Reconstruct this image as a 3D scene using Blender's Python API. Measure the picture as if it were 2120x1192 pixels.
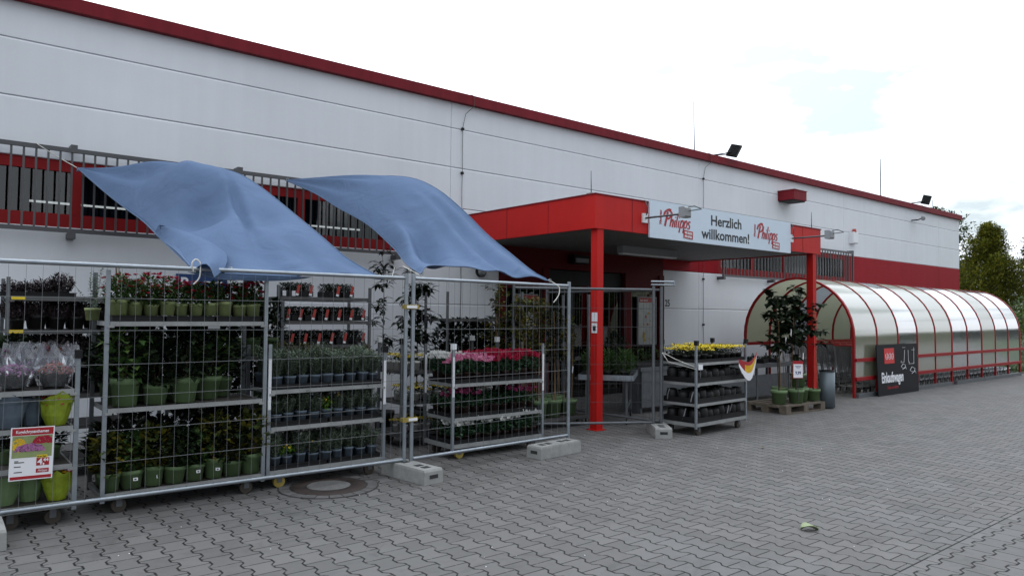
import bpy, math, random
from mathutils import Vector, Matrix, noise
rad=math.radians; PI=math.pi
for o in list(bpy.data.objects): bpy.data.objects.remove(o)
S=bpy.context.scene; COL=S.collection
# ------------------------------------------------------------------ camera
YAW,PIT,ROL=rad(39.211),rad(2.0436),rad(0.551)
F_=Vector((math.sin(YAW)*math.cos(PIT),math.cos(YAW)*math.cos(PIT),math.sin(PIT)))
R_=Vector((math.cos(YAW),-math.sin(YAW),0)); U_=R_.cross(F_)
R2=R_*math.cos(ROL)+U_*math.sin(ROL); U2=-R_*math.sin(ROL)+U_*math.cos(ROL)
cd=bpy.data.cameras.new('camera'); cam=bpy.data.objects.new('camera',cd); COL.objects.link(cam)
M=Matrix((R2,U2,-F_)).transposed().to_4x4(); M.translation=(0,0,1.63); cam.matrix_world=M
cd.sensor_width=36; cd.lens=1496.2/2120*36; cd.clip_start=.05; cd.clip_end=3000
S.camera=cam
# ------------------------------------------------------------------ world, sun, exposure
SUN_AZ,SUN_EL=rad(8),rad(27)
W=bpy.data.worlds.new('World'); S.world=W; W.use_nodes=True
n=W.node_tree.nodes; l=W.node_tree.links; n.clear()
out=n.new('ShaderNodeOutputWorld'); bg=n.new('ShaderNodeBackground'); bg.inputs[1].default_value=.1
sky=n.new('ShaderNodeTexSky'); sky.sky_type='NISHITA'; sky.sun_disc=False
sky.sun_elevation=SUN_EL; sky.sun_rotation=SUN_AZ; sky.air_density=1; sky.dust_density=2
tc=n.new('ShaderNodeTexCoord'); mp=n.new('ShaderNodeMapping'); mp.inputs['Scale'].default_value=(1,1,2.6); mp.inputs['Location'].default_value=(.55,.2,.3); mp.inputs['Rotation'].default_value=(0,0,rad(17))
nz=n.new('ShaderNodeTexNoise'); nz.inputs['Scale'].default_value=4.2; nz.inputs['Detail'].default_value=7; nz.inputs['Roughness'].default_value=.55
cr=n.new('ShaderNodeValToRGB'); cr.color_ramp.elements[0].position=.37; cr.color_ramp.elements[1].position=.49
n2=n.new('ShaderNodeTexNoise'); n2.inputs['Scale'].default_value=1.3; n2.inputs['Detail'].default_value=3
cr2=n.new('ShaderNodeValToRGB'); cr2.color_ramp.elements[0].color=(10.4,11.3,12.6,1); cr2.color_ramp.elements[1].color=(12.9,13.5,14.3,1)
cr2.color_ramp.elements[0].position=.35; cr2.color_ramp.elements[1].position=.65
blue=n.new('ShaderNodeMix'); blue.data_type='RGBA'; blue.inputs[0].default_value=.35; blue.inputs[7].default_value=(5.6,6.4,6.8,1)
mx=n.new('ShaderNodeMix'); mx.data_type='RGBA'
l.new(tc.outputs['Generated'],mp.inputs[0]); l.new(mp.outputs[0],nz.inputs[0]); l.new(mp.outputs[0],n2.inputs[0])
l.new(nz.outputs[0],cr.inputs[0]); l.new(n2.outputs[0],cr2.inputs[0])
l.new(sky.outputs[0],blue.inputs[6]); blue.inputs[0].default_value=.93
l.new(cr.outputs[0],mx.inputs[0]); l.new(blue.outputs[2],mx.inputs[6]); l.new(cr2.outputs[0],mx.inputs[7])
sx=n.new('ShaderNodeSeparateXYZ'); l.new(tc.outputs['Generated'],sx.inputs[0])
gr=n.new('ShaderNodeMapRange'); gr.inputs[1].default_value=0; gr.inputs[2].default_value=1; gr.inputs[3].default_value=.80; gr.inputs[4].default_value=1.65
l.new(sx.outputs[2],gr.inputs[0]); ml=n.new('ShaderNodeMix'); ml.data_type='RGBA'; ml.blend_type='MULTIPLY'; ml.inputs[0].default_value=1
l.new(mx.outputs[2],ml.inputs[6]); vd=n.new('ShaderNodeVectorMath'); vd.operation='DOT_PRODUCT'; vd.inputs[1].default_value=(math.sin(SUN_AZ),math.cos(SUN_AZ),0); l.new(tc.outputs['Generated'],vd.inputs[0])
az=n.new('ShaderNodeMapRange'); az.inputs[1].default_value=-1; az.inputs[2].default_value=.6; az.inputs[3].default_value=.50; az.inputs[4].default_value=1.40; l.new(vd.outputs['Value'],az.inputs[0])
mm=n.new('ShaderNodeMath'); mm.operation='MULTIPLY'; l.new(gr.outputs[0],mm.inputs[0]); l.new(az.outputs[0],mm.inputs[1]); l.new(mm.outputs[0],ml.inputs[7]); l.new(ml.outputs[2],bg.inputs[0]); l.new(bg.outputs[0],out.inputs[0])
sd=bpy.data.lights.new('sun','SUN'); sd.energy=1.2; sd.angle=rad(11); sd.color=(1,.96,.9)
so=bpy.data.objects.new('sun',sd); COL.objects.link(so)
sdir=Vector((math.sin(SUN_AZ)*math.cos(SUN_EL),math.cos(SUN_AZ)*math.cos(SUN_EL),math.sin(SUN_EL)))
so.rotation_euler=sdir.to_track_quat('Z','Y').to_euler(); so.location=(5,30,20)
S.view_settings.view_transform='Standard'; S.view_settings.look='None'; S.view_settings.exposure=.24; S.view_settings.gamma=1
# ------------------------------------------------------------------ materials
def mat(name,c=(.5,.5,.5),rough=.6,metal=0,spec=.5,noise_amt=0,nscale=8,bump=0,bscale=60,coat=0,island=None,trans=0,emit=None):
    m=bpy.data.materials.new(name); m.use_nodes=True; t=m.node_tree; N=t.nodes; L=t.links
    p=N['Principled BSDF']; p.inputs['Roughness'].default_value=rough; p.inputs['Metallic'].default_value=metal
    p.inputs['Specular IOR Level'].default_value=spec; p.inputs['Coat Weight'].default_value=coat
    p.inputs['Base Color'].default_value=(*c,1)
    src=None
    if island:
        g=N.new('ShaderNodeNewGeometry'); r=N.new('ShaderNodeValToRGB'); e=r.color_ramp.elements
        e[0].color=(*c,1); e[1].color=(*island[-1],1)
        for i,k in enumerate(island[:-1]):
            q=e.new((i+1)/len(island)); q.color=(*k,1)
        L.new(g.outputs['Random Per Island'],r.inputs[0]); src=r.outputs[0]
    if noise_amt:
        tc=N.new('ShaderNodeTexCoord'); z=N.new('ShaderNodeTexNoise'); z.inputs['Scale'].default_value=nscale; z.inputs['Detail'].default_value=6; z.inputs['Roughness'].default_value=.6
        L.new(tc.outputs['Object'],z.inputs[0])
        mr=N.new('ShaderNodeMapRange'); mr.inputs[1].default_value=.3; mr.inputs[2].default_value=.7; mr.inputs[3].default_value=1-noise_amt; mr.inputs[4].default_value=1+noise_amt*.6
        L.new(z.outputs[0],mr.inputs[0])
        x=N.new('ShaderNodeMix'); x.data_type='RGBA'; x.blend_type='MULTIPLY'; x.inputs[0].default_value=1
        if src: L.new(src,x.inputs[6])
        else: x.inputs[6].default_value=(*c,1)
        L.new(mr.outputs[0],x.inputs[7]); src=x.outputs[2]
    if src: L.new(src,p.inputs['Base Color'])
    if bump:
        tc=N.new('ShaderNodeTexCoord'); z=N.new('ShaderNodeTexNoise'); z.inputs['Scale'].default_value=bscale; z.inputs['Detail'].default_value=4
        b=N.new('ShaderNodeBump'); b.inputs['Strength'].default_value=bump; b.inputs['Distance'].default_value=.01
        L.new(tc.outputs['Object'],z.inputs[0]); L.new(z.outputs[0],b.inputs['Height']); L.new(b.outputs[0],p.inputs['Normal'])
    if trans:
        tr=N.new('ShaderNodeBsdfTranslucent'); ms=N.new('ShaderNodeMixShader'); ms.inputs[0].default_value=trans
        if src: L.new(src,tr.inputs[0])
        else: tr.inputs[0].default_value=(*c,1)
        o=N['Material Output']; L.new(p.outputs[0],ms.inputs[1]); L.new(tr.outputs[0],ms.inputs[2]); L.new(ms.outputs[0],o.inputs[0])
    if emit:
        p.inputs['Emission Color'].default_value=(*c,1); p.inputs['Emission Strength'].default_value=emit
    return m
M_=dict(
 wall=mat('wall_paint',(.71,.73,.765),.6,spec=.25,noise_amt=.05,nscale=.7,bump=.02,bscale=90),
 wallgap=mat('joint_seal',(.10,.10,.11),.8),
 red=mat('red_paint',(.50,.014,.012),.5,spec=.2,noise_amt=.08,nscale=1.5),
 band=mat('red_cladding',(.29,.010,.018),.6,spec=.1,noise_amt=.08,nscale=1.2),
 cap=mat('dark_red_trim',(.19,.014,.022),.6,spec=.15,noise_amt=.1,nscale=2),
 frame=mat('red_window_frame',(.26,.010,.012),.5,spec=.2),framed=mat('shaded_red_frame',(.10,.006,.008),.6,spec=.15),  # framed: frame red darkened so the entrance carries canopy shade in its colour
 dark=mat('dark_interior',(.03,.03,.032),.8),
 floorin=mat('interior_floor',(.10,.095,.09),.5),
 blackm=mat('black_plastic',(.008,.008,.009),.55,spec=.3,noise_amt=.2,nscale=12),
 galv=mat('galvanised_steel',(.33,.365,.40),.42,.75,noise_amt=.18,nscale=9,bump=.03,bscale=40),
 galvd=mat('dull_shaded_steel',(.13,.14,.15),.5,.4,noise_amt=.2,nscale=9),  # dull steel, darkened further to paint shade under canopy and in rear rows
 grille=mat('grey_grille_paint',(.085,.085,.09),.45,.3),
 shelfd=mat('shaded_shelf_steel',(.11,.11,.11),.5,.4,noise_amt=.2,nscale=5),shelf=mat('shelf_steel',(.36,.37,.37),.45,.5,noise_amt=.2,nscale=5),  # shelfd: darker shelf copy with rear-row shade put into its colour
 shelfb=mat('shelf_board',(.05,.043,.038),.7,noise_amt=.3,nscale=7),
 conc=mat('cast_concrete',(.29,.29,.28),.9,noise_amt=.22,nscale=9,bump=.35,bscale=70),
 dconc=mat('dark_recess',(.03,.03,.03),.9),
 iron=mat('rusty_cast_iron',(.045,.032,.028),.75,.2,noise_amt=.3,nscale=20,bump=.3,bscale=80),
 sett=mat('sett_stone',(.09,.087,.085),.85,noise_amt=.25,nscale=11,bump=.3,bscale=60,island=[(.12,.115,.113)]),
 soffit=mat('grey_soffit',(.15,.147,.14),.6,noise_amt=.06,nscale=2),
 white=mat('white_plastic',(.75,.76,.78),.45), paper=mat('white_paper',(.8,.8,.83),.6),
 lamp=mat('lamp_housing',(.24,.25,.26),.4),mhc=mat('manhole_concrete',(.15,.147,.143),.9,noise_amt=.2,nscale=14,bump=.4,bscale=90), glassd=mat('lamp_glass',(.12,.13,.14),.1),
 ban=mat('banner_vinyl',(.60,.70,.80),.4,noise_amt=.04,nscale=2), ink=mat('black_ink',(.012,.012,.016),.5), logo=mat('logo_red',(.36,.012,.02),.5),
 pot=mat('green_plastic_pot',(.14,.215,.10),.5,spec=.3,noise_amt=.12,nscale=9), limepot=mat('light_green_pot',(.25,.30,.13),.5,spec=.3,noise_amt=.2,nscale=14),
 bluepot=mat('blue_grey_pot',(.10,.13,.165),.6,spec=.3,noise_amt=.15,nscale=20), terra=mat('brown_pot',(.03,.012,.010),.7), blackpot=mat('black_pot',(.012,.012,.012),.5),
 soil=mat('soil',(.02,.014,.01),.95,bump=.5,bscale=90),
 leaf=mat('leaf_green',(.022,.05,.014),.6,spec=.18,island=[(.04,.085,.022),(.075,.12,.03)],trans=.2),
 dleaf=mat('leaf_dark',(.007,.013,.006),.65,spec=.15,island=[(.011,.021,.009),(.022,.036,.016)],trans=.06),
 yleaf=mat('leaf_autumn',(.03,.05,.014),.6,spec=.18,island=[(.05,.07,.015),(.16,.13,.015),(.05,.06,.02)],trans=.25),
 herb=mat('leaf_grey_green',(.07,.10,.065),.7,spec=.2,island=[(.13,.17,.12),(.24,.29,.22)],trans=.15),
 lime=mat('leaf_lime',(.10,.22,.02),.5,island=[(.18,.34,.04)],trans=.25),
 cyc=mat('leaf_cyclamen',(.014,.04,.018),.6,spec=.18,island=[(.03,.075,.035),(.07,.12,.07)],trans=.1),
 heath=mat('heather_dark',(.016,.010,.013),.7,island=[(.035,.018,.026),(.02,.022,.014)]),
 heathb=mat('heather_bud_green',(.07,.08,.02),.7,island=[(.14,.13,.035),(.05,.055,.02)]),
 stem=mat('woody_stem',(.05,.035,.02),.8), cane=mat('bamboo_cane',(.25,.15,.07),.6), bark=mat('tree_bark',(.06,.048,.038),.9,noise_amt=.3,nscale=10),
 fred=mat('petal_red',(.28,.004,.03),.6,island=[(.50,.01,.06)],trans=.2), fcrim=mat('petal_crimson',(.30,.004,.02),.5,island=[(.50,.01,.05)],trans=.2),
 fpink=mat('petal_pink',(.55,.12,.26),.5,island=[(.8,.35,.5)],trans=.2), fmag=mat('petal_magenta',(.20,.012,.07),.6,island=[(.45,.07,.2)],trans=.2),
 fwhite=mat('petal_white',(.72,.72,.7),.5,island=[(.85,.85,.82)],trans=.2), fyel=mat('petal_yellow',(.75,.55,.01),.5,island=[(.85,.70,.03)],trans=.2),
 forg=mat('petal_orange',(.75,.42,.01),.5,island=[(.85,.55,.02)],trans=.2), frust=mat('petal_rust',(.28,.06,.03),.6,island=[(.45,.16,.1),(.30,.08,.2)],trans=.1), fpurp=mat('petal_purple',(.22,.05,.18),.6,island=[(.5,.2,.42),(.12,.03,.1)],trans=.1),
 tagred=mat('red_label',(.38,.04,.03),.5), tagyel=mat('yellow_label',(.75,.55,.02),.5), tagblue=mat('blue_sign_enamel',(.01,.045,.16),.4),
 limewrap=mat('lime_wrap',(.24,.31,.02),.35,noise_amt=.25,nscale=20), castor=mat('castor_yellow',(.32,.24,.05),.6,noise_amt=.25,nscale=20), castord=mat('castor_dark',(.05,.04,.03),.6), castw=mat('castor_hub',(.3,.3,.3),.5),
 wood=mat('pallet_wood',(.13,.105,.08),.85,noise_amt=.35,nscale=14,bump=.3,bscale=50), binm=mat('grey_bin',(.14,.17,.19),.5,.3),
 rope=mat('white_rope',(.72,.70,.64),.8), cable=mat('dark_cable',(.06,.06,.06),.5), rod=mat('rod_steel',(.06,.06,.065),.5,.4), wire=mat('mesh_wire',(.24,.25,.26),.45,.5),wired=mat('dark_mesh_wire',(.08,.08,.085),.5,.4),
 board=mat('black_board',(.006,.0065,.009),.55,spec=.2,noise_amt=.3,nscale=2), bred=mat('board_red',(.55,.02,.02),.5), 
 grass=mat('lawn',(.035,.06,.015),.9,noise_amt=.3,nscale=3,bump=.6,bscale=30), gblade=mat('grass_blade',(.03,.06,.012),.7,island=[(.06,.10,.02)]),
 t1=mat('foliage_yellow_green',(.045,.056,.012),.6,spec=.15,island=[(.10,.115,.016),(.20,.19,.02),(.07,.08,.014)],trans=.25), t2=mat('foliage_dark',(.018,.03,.01),.6,island=[(.035,.055,.015),(.06,.085,.022)],trans=.2),
 t3=mat('foliage_fresh',(.04,.08,.015),.6,island=[(.10,.16,.03)],trans=.25),
 tube=mat('lit_tube',(.95,.97,1),.5,emit=1.6), trolley=mat('chrome_wire',(.45,.46,.48),.3,.8), handle=mat('handle_red',(.35,.02,.02),.4),
 leafgr=mat('fallen_leaf',(.25,.30,.16),.6),hem=mat('sail_hem',(.10,.155,.26),.85),
)
def sailmat():
    m=mat('blue_sailcloth',(.125,.187,.31),.85,spec=.15,noise_amt=.07,nscale=2.2,trans=.12)
    N=m.node_tree.nodes; L=m.node_tree.links
    tc=N.new('ShaderNodeTexCoord'); z=N.new('ShaderNodeTexNoise'); z.inputs['Scale'].default_value=2.6; z.inputs['Detail'].default_value=3; z.inputs['Distortion'].default_value=1.0
    w=N.new('ShaderNodeTexNoise'); w.inputs['Scale'].default_value=260
    a=N.new('ShaderNodeMath'); a.operation='MULTIPLY_ADD'; a.inputs[1].default_value=.05
    b=N.new('ShaderNodeBump'); b.inputs['Strength'].default_value=.6; b.inputs['Distance'].default_value=.05
    L.new(tc.outputs['Object'],z.inputs[0]); L.new(tc.outputs['Object'],w.inputs[0]); L.new(w.outputs[0],a.inputs[0]); L.new(z.outputs[0],a.inputs[2]); L.new(a.outputs[0],b.inputs['Height'])
    L.new(b.outputs[0],N['Principled BSDF'].inputs['Normal']); return m
M_['sail']=sailmat()
def streaks(m,amt=.12):
    N=m.node_tree.nodes; L=m.node_tree.links; p=N['Principled BSDF']; src=p.inputs['Base Color'].links[0].from_socket
    tc=N.new('ShaderNodeTexCoord'); mp=N.new('ShaderNodeMapping'); mp.inputs['Scale'].default_value=(5.5,1,.22); z=N.new('ShaderNodeTexNoise'); z.inputs['Scale'].default_value=1; z.inputs['Detail'].default_value=7; z.inputs['Roughness'].default_value=.65
    L.new(tc.outputs['Object'],mp.inputs[0]); L.new(mp.outputs[0],z.inputs[0]); a=N.new('ShaderNodeMapRange'); a.inputs[1].default_value=.35; a.inputs[2].default_value=.62; a.inputs[3].default_value=1-amt; a.inputs[4].default_value=1.02; L.new(z.outputs[0],a.inputs[0])
    x=N.new('ShaderNodeMix'); x.data_type='RGBA'; x.blend_type='MULTIPLY'; x.inputs[0].default_value=1; L.new(src,x.inputs[6]); L.new(a.outputs[0],x.inputs[7]); L.new(x.outputs[2],p.inputs['Base Color'])
streaks(M_['wall'],.015); streaks(M_['red'],.09); streaks(M_['band'],.08); streaks(M_['cap'],.2)
def glass(name,tint,refl,rough=.0,milk=None,mf=0,gs_=1):
    m=bpy.data.materials.new(name); m.use_nodes=True; t=m.node_tree; N=t.nodes; L=t.links; N.remove(N['Principled BSDF'])
    tr=N.new('ShaderNodeBsdfTransparent'); tr.inputs[0].default_value=(*tint,1)
    gl=N.new('ShaderNodeBsdfGlossy'); gl.inputs['Roughness'].default_value=rough
    fr=N.new('ShaderNodeFresnel'); fr.inputs[0].default_value=refl; ms=N.new('ShaderNodeMixShader'); base=tr
    if milk:
        df=N.new('ShaderNodeBsdfDiffuse'); df.inputs[0].default_value=(*milk,1); tl=N.new('ShaderNodeBsdfTranslucent'); tl.inputs[0].default_value=(*milk,1)
        a=N.new('ShaderNodeMixShader'); a.inputs[0].default_value=.5; L.new(df.outputs[0],a.inputs[1]); L.new(tl.outputs[0],a.inputs[2])
        b=N.new('ShaderNodeMixShader'); b.inputs[0].default_value=mf; L.new(tr.outputs[0],b.inputs[1]); L.new(a.outputs[0],b.inputs[2]); base=b
        tc=N.new('ShaderNodeTexCoord'); z=N.new('ShaderNodeTexNoise'); z.inputs['Scale'].default_value=2.2
        bp=N.new('ShaderNodeBump'); bp.inputs['Strength'].default_value=.012; bp.inputs['Distance'].default_value=.05
        L.new(tc.outputs['Object'],z.inputs[0]); L.new(z.outputs[0],bp.inputs['Height']); L.new(bp.outputs[0],gl.inputs['Normal'])
    fm=N.new('ShaderNodeMath'); fm.operation='MULTIPLY'; fm.inputs[1].default_value=gs_; L.new(fr.outputs[0],fm.inputs[0])
    L.new(fm.outputs[0],ms.inputs[0]); L.new(base.outputs[0],ms.inputs[1]); L.new(gl.outputs[0],ms.inputs[2]); L.new(ms.outputs[0],N['Material Output'].inputs[0]); return m
M_['glass']=glass('window_glass',(.5,.52,.52),1.9)
M_['poly_a']=glass('clear_polycarbonate',(.5,.55,.56),1.5,.10,(.40,.45,.47),.72,.8)
M_['poly_b']=glass('yellowed_polycarbonate',(.42,.42,.30),1.35,.12,(.47,.49,.36),.93,.5)
M_['film']=glass('clear_film',(.8,.82,.85),1.6,.12,(.6,.62,.66),.13)
def paving():
    m=bpy.data.materials.new('interlocking_pavers'); m.use_nodes=True; t=m.node_tree; N=t.nodes; L=t.links; p=N['Principled BSDF']
    def mth(op,a,b=None,c=None,clamp=False):
        q=N.new('ShaderNodeMath'); q.operation=op; q.use_clamp=clamp
        for i,v in enumerate((a,b,c)):
            if v is None: continue
            if isinstance(v,(int,float)): q.inputs[i].default_value=v
            else: L.new(v,q.inputs[i])
        return q.outputs[0]
    tc=N.new('ShaderNodeTexCoord'); sp=N.new('ShaderNodeSeparateXYZ'); L.new(tc.outputs['Object'],sp.inputs[0])
    X,Y=sp.outputs[0],sp.outputs[1]
    zone=mth('LESS_THAN',Y,2.06)
    mixf=lambda a,b:mth('ADD',mth('MULTIPLY',a,mth('SUBTRACT',1,zone)),mth('MULTIPLY',b,zone))
    wn=N.new('ShaderNodeTexNoise'); wn.inputs['Scale'].default_value=1.1; L.new(tc.outputs['Object'],wn.inputs[0])
    wob=mth('MULTIPLY',mth('SUBTRACT',wn.outputs[0],.5),.02)
    u=mth('ADD',mixf(Y,X),wob); v=mth('ADD',mixf(X,Y),wob)
    Lg,Wd,A=.2,.165,.0165
    cs=mth('COSINE',mth('MULTIPLY',u,2*PI/Lg)); tz=mth('MAXIMUM',mth('MINIMUM',mth('MULTIPLY',cs,1.9),1),-1)
    vb=mth('ROUND',mth('DIVIDE',v,Wd))
    par=mth('SUBTRACT',1,mth('MULTIPLY',2,mth('FLOORED_MODULO',vb,2)))
    b=mth('ADD',mth('MULTIPLY',vb,Wd),mth('MULTIPLY',mth('MULTIPLY',par,A),tz))
    d1=mth('SUBTRACT',v,b); ad1=mth('ABSOLUTE',d1)
    row=mth('SUBTRACT',vb,mth('LESS_THAN',d1,0))
    off=mth('MULTIPLY',mth('SUBTRACT',1,mth('FLOORED_MODULO',row,2)),.5)
    uu=mth('SUBTRACT',mth('DIVIDE',u,Lg),off); k=mth('ROUND',uu)
    d2=mth('MULTIPLY',mth('ABSOLUTE',mth('SUBTRACT',uu,k)),Lg)
    # bricks lie between joints: id from floor
    bid=mth('FLOOR',uu)
    cv=N.new('ShaderNodeCombineXYZ'); L.new(row,cv.inputs[0]); L.new(bid,cv.inputs[1]); L.new(zone,cv.inputs[2])
    wh=N.new('ShaderNodeTexWhiteNoise'); L.new(cv.outputs[0],wh.inputs[0])
    # wider, darker gap on wavy joints, thin on the cross joints; strip joint at the laying change
    j1=N.new('ShaderNodeMapRange'); j1.interpolation_type='SMOOTHSTEP'; L.new(ad1,j1.inputs[0]); j1.inputs[1].default_value=.0042; j1.inputs[2].default_value=.0094; 
    j2=N.new('ShaderNodeMapRange'); j2.interpolation_type='SMOOTHSTEP'; L.new(d2,j2.inputs[0]); j2.inputs[1].default_value=.0022; j2.inputs[2].default_value=.0056
    j3=N.new('ShaderNodeMapRange'); j3.interpolation_type='SMOOTHSTEP'; L.new(mth('ABSOLUTE',mth('SUBTRACT',Y,2.06)),j3.inputs[0]); j3.inputs[1].default_value=.003; j3.inputs[2].default_value=.008
    h=mth('MINIMUM',mth('MINIMUM',j1.outputs[0],j2.outputs[0]),j3.outputs[0])
    nb=N.new('ShaderNodeTexNoise'); nb.inputs['Scale'].default_value=.55; nb.inputs['Detail'].default_value=5; L.new(tc.outputs['Object'],nb.inputs[0])
    nf=N.new('ShaderNodeTexNoise'); nf.inputs['Scale'].default_value=170; nf.inputs['Detail'].default_value=3; L.new(tc.outputs['Object'],nf.inputs[0])
    nm=N.new('ShaderNodeTexNoise'); nm.inputs['Scale'].default_value=9; nm.inputs['Detail'].default_value=6; nm.inputs['Roughness'].default_value=.7; L.new(tc.outputs['Object'],nm.inputs[0])
    tone=mth('ADD',mth('ADD',.56,mth('MULTIPLY',wh.outputs[0],.28)),mth('ADD',mth('MULTIPLY',nb.outputs[0],.30),mth('ADD',mth('MULTIPLY',nf.outputs[0],.26),mth('MULTIPLY',nm.outputs[0],.30))))
    ns=N.new('ShaderNodeTexNoise'); ns.inputs['Scale'].default_value=2.3; ns.inputs['Detail'].default_value=8; ns.inputs['Roughness'].default_value=.72; ns.inputs['Distortion'].default_value=.6; L.new(tc.outputs['Object'],ns.inputs[0])
    st=N.new('ShaderNodeMapRange'); st.inputs[1].default_value=.30; st.inputs[2].default_value=.48; st.inputs[3].default_value=.74; st.inputs[4].default_value=1; L.new(ns.outputs[0],st.inputs[0])
    vo=N.new('ShaderNodeTexVoronoi'); vo.inputs['Scale'].default_value=2.1; vo.inputs['Randomness'].default_value=1; L.new(tc.outputs['Object'],vo.inputs[0])
    gm=N.new('ShaderNodeMapRange'); gm.inputs[1].default_value=.035; gm.inputs[2].default_value=.06; gm.inputs[3].default_value=.62; gm.inputs[4].default_value=1; L.new(vo.outputs[0],gm.inputs[0])
    tone=mth('MULTIPLY',tone,mth('MULTIPLY',st.outputs[0],gm.outputs[0]))
    h=mth('MAXIMUM',h,mth('MULTIPLY',mth('GREATER_THAN',nm.outputs[0],.57),.6))
    c1=N.new('ShaderNodeMix'); c1.data_type='RGBA'; c1.inputs[6].default_value=(.126,.116,.110,1); c1.inputs[7].default_value=(.105,.106,.106,1); L.new(wh.outputs[1],c1.inputs[0])
    L.new(nb.outputs[0],c1.inputs[0])
    c2=N.new('ShaderNodeMix'); c2.data_type='RGBA'; c2.blend_type='MULTIPLY'; c2.inputs[0].default_value=1; L.new(c1.outputs[2],c2.inputs[6]); L.new(tone,c2.inputs[7])
    c3=N.new('ShaderNodeMix'); c3.data_type='RGBA'; c3.inputs[6].default_value=(.007,.0065,.006,1); L.new(h,c3.inputs[0]); L.new(c2.outputs[2],c3.inputs[7])
    L.new(c3.outputs[2],p.inputs['Base Color']); p.inputs['Roughness'].default_value=.82; p.inputs['Specular IOR Level'].default_value=.35
    bp=N.new('ShaderNodeBump'); bp.inputs['Strength'].default_value=.8; bp.inputs['Distance'].default_value=.004
    L.new(mth('ADD',h,mth('MULTIPLY',nf.outputs[0],.12)),bp.inputs['Height']); L.new(bp.outputs[0],p.inputs['Normal']); return m
M_['pave']=paving()
# ------------------------------------------------------------------ mesh builder
class MB:
    def __init__(s): s.v=[]; s.f=[]; s.s=[]; s.mi=[]; s.cur=0
    def add(s,vs,fs,smooth=False):
        b=len(s.v); s.v+= [tuple(x) for x in vs]
        for f in fs: s.f.append([b+i for i in f]); s.s.append(smooth); s.mi.append(s.cur)
    def box(s,x0,x1,y0,y1,z0,z1,R=None,c=None):
        vs=[Vector((x,y,z)) for z in (z0,z1) for y in (y0,y1) for x in (x0,x1)]
        if R is not None: vs=[R@v+(Vector(c) if c else Vector()) for v in vs]
        s.add(vs,[(0,2,3,1),(4,5,7,6),(0,1,5,4),(1,3,7,5),(3,2,6,7),(2,0,4,6)])
    def cham(s,x0,x1,y0,y1,z0,z1,b=.006,bt=None):   # box with bevelled front (y0) face
        bt=bt or b; vs=[(x0,y1,z0),(x1,y1,z0),(x1,y1,z1),(x0,y1,z1),(x0,y0+b,z0),(x1,y0+b,z0),(x1,y0+b,z1),(x0,y0+b,z1),(x0+b,y0,z0+b),(x1-b,y0,z0+b),(x1-b,y0,z1-bt),(x0+b,y0,z1-bt)]
        s.add(vs,[(1,0,3,2),(0,1,5,4),(1,2,6,5),(2,3,7,6),(3,0,4,7),(4,5,9,8),(5,6,10,9),(6,7,11,10),(7,4,8,11),(8,9,10,11)])
    def tube(s,p,q,r,n=8,r2=None,cap=True):
        p=Vector(p); q=Vector(q); d=(q-p)
        if d.length<1e-6: return
        d.normalize(); a=d.orthogonal().normalized(); b=d.cross(a); r2=r if r2 is None else r2
        vs=[]
        for i in range(n):
            t=2*PI*i/n; e=a*math.cos(t)+b*math.sin(t); vs+= [p+e*r,q+e*r2]
        s.add(vs,[(2*i,2*((i+1)%n),2*((i+1)%n)+1,2*i+1) for i in range(n)],n>4)
        if cap:
            s.add([vs[2*i] for i in range(n)],[tuple(range(n))[::-1]]); s.add([vs[2*i+1] for i in range(n)],[tuple(range(n))])
    def path(s,pts,r,n=6):
        for a,b in zip(pts,pts[1:]): s.tube(a,b,r,n)
    def lathe(s,prof,n=20,c=(0,0,0),smooth=True):
        vs=[];m=len(prof)
        for i in range(n):
            t=2*PI*i/n
            for r,z in prof: vs.append((c[0]+r*math.cos(t),c[1]+r*math.sin(t),c[2]+z))
        s.add(vs,[(i*m+j,((i+1)%n)*m+j,((i+1)%n)*m+j+1,i*m+j+1) for i in range(n) for j in range(m-1)],smooth)
    def disc(s,c,r,nrm=(0,0,1),n=8,lift=0):
        c=Vector(c); d=Vector(nrm).normalized(); a=d.orthogonal().normalized(); b=d.cross(a)
        vs=[c+(a*math.cos(2*PI*i/n)+b*math.sin(2*PI*i/n))*(r if i%2==0 or n>8 else r*.68) for i in range(n)]
        if lift: s.add(vs+[c+d*lift],[(i,(i+1)%n,n) for i in range(n)])
        else: s.add(vs,[tuple(range(n))])
    def leaf(s,p,d,L,Wd,up=(0,0,1),fold=.15):
        p=Vector(p); d=Vector(d).normalized(); sd_=d.cross(Vector(up))
        if sd_.length<.1: sd_=d.orthogonal()
        sd_.normalize(); nn=sd_.cross(d)
        m=p+d*L*.45; t=p+d*L-nn*L*.12
        s.add([p,m+sd_*Wd*.5+nn*Wd*fold,t,m-sd_*Wd*.5+nn*Wd*fold,m],[(0,4,1),(1,4,2),(2,4,3),(3,4,0)])
    def mesh(s,name,mats):
        me=bpy.data.meshes.new(name); me.from_pydata(s.v,[],s.f)
        for m in (mats if isinstance(mats,(list,tuple)) else [mats]): me.materials.append(M_[m] if isinstance(m,str) else m)
        me.polygons.foreach_set('use_smooth',s.s); me.polygons.foreach_set('material_index',s.mi); me.update(); return me
    def build(s,name,mats,parent=None,loc=None):
        o=bpy.data.objects.new(name,s.mesh(name,mats)); COL.objects.link(o)
        if parent: o.parent=parent
        if loc: o.location=loc
        return o
ALL=[]
def tag(o,label=None,cat=None,group=None,kind=None):
    if label: o['label']=label
    if cat: o['category']=cat
    if group: o['group']=group
    if kind: o['kind']=kind
    if cat and label: ALL.append(label)
    return o
def thing(name,label,cat,loc=(0,0,0),rz=0,group=None):
    o=bpy.data.objects.new(name,None); o.empty_display_size=.1; COL.objects.link(o); o.location=loc; o.rotation_euler=(0,0,rz)
    return tag(o,label,cat,group)
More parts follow.
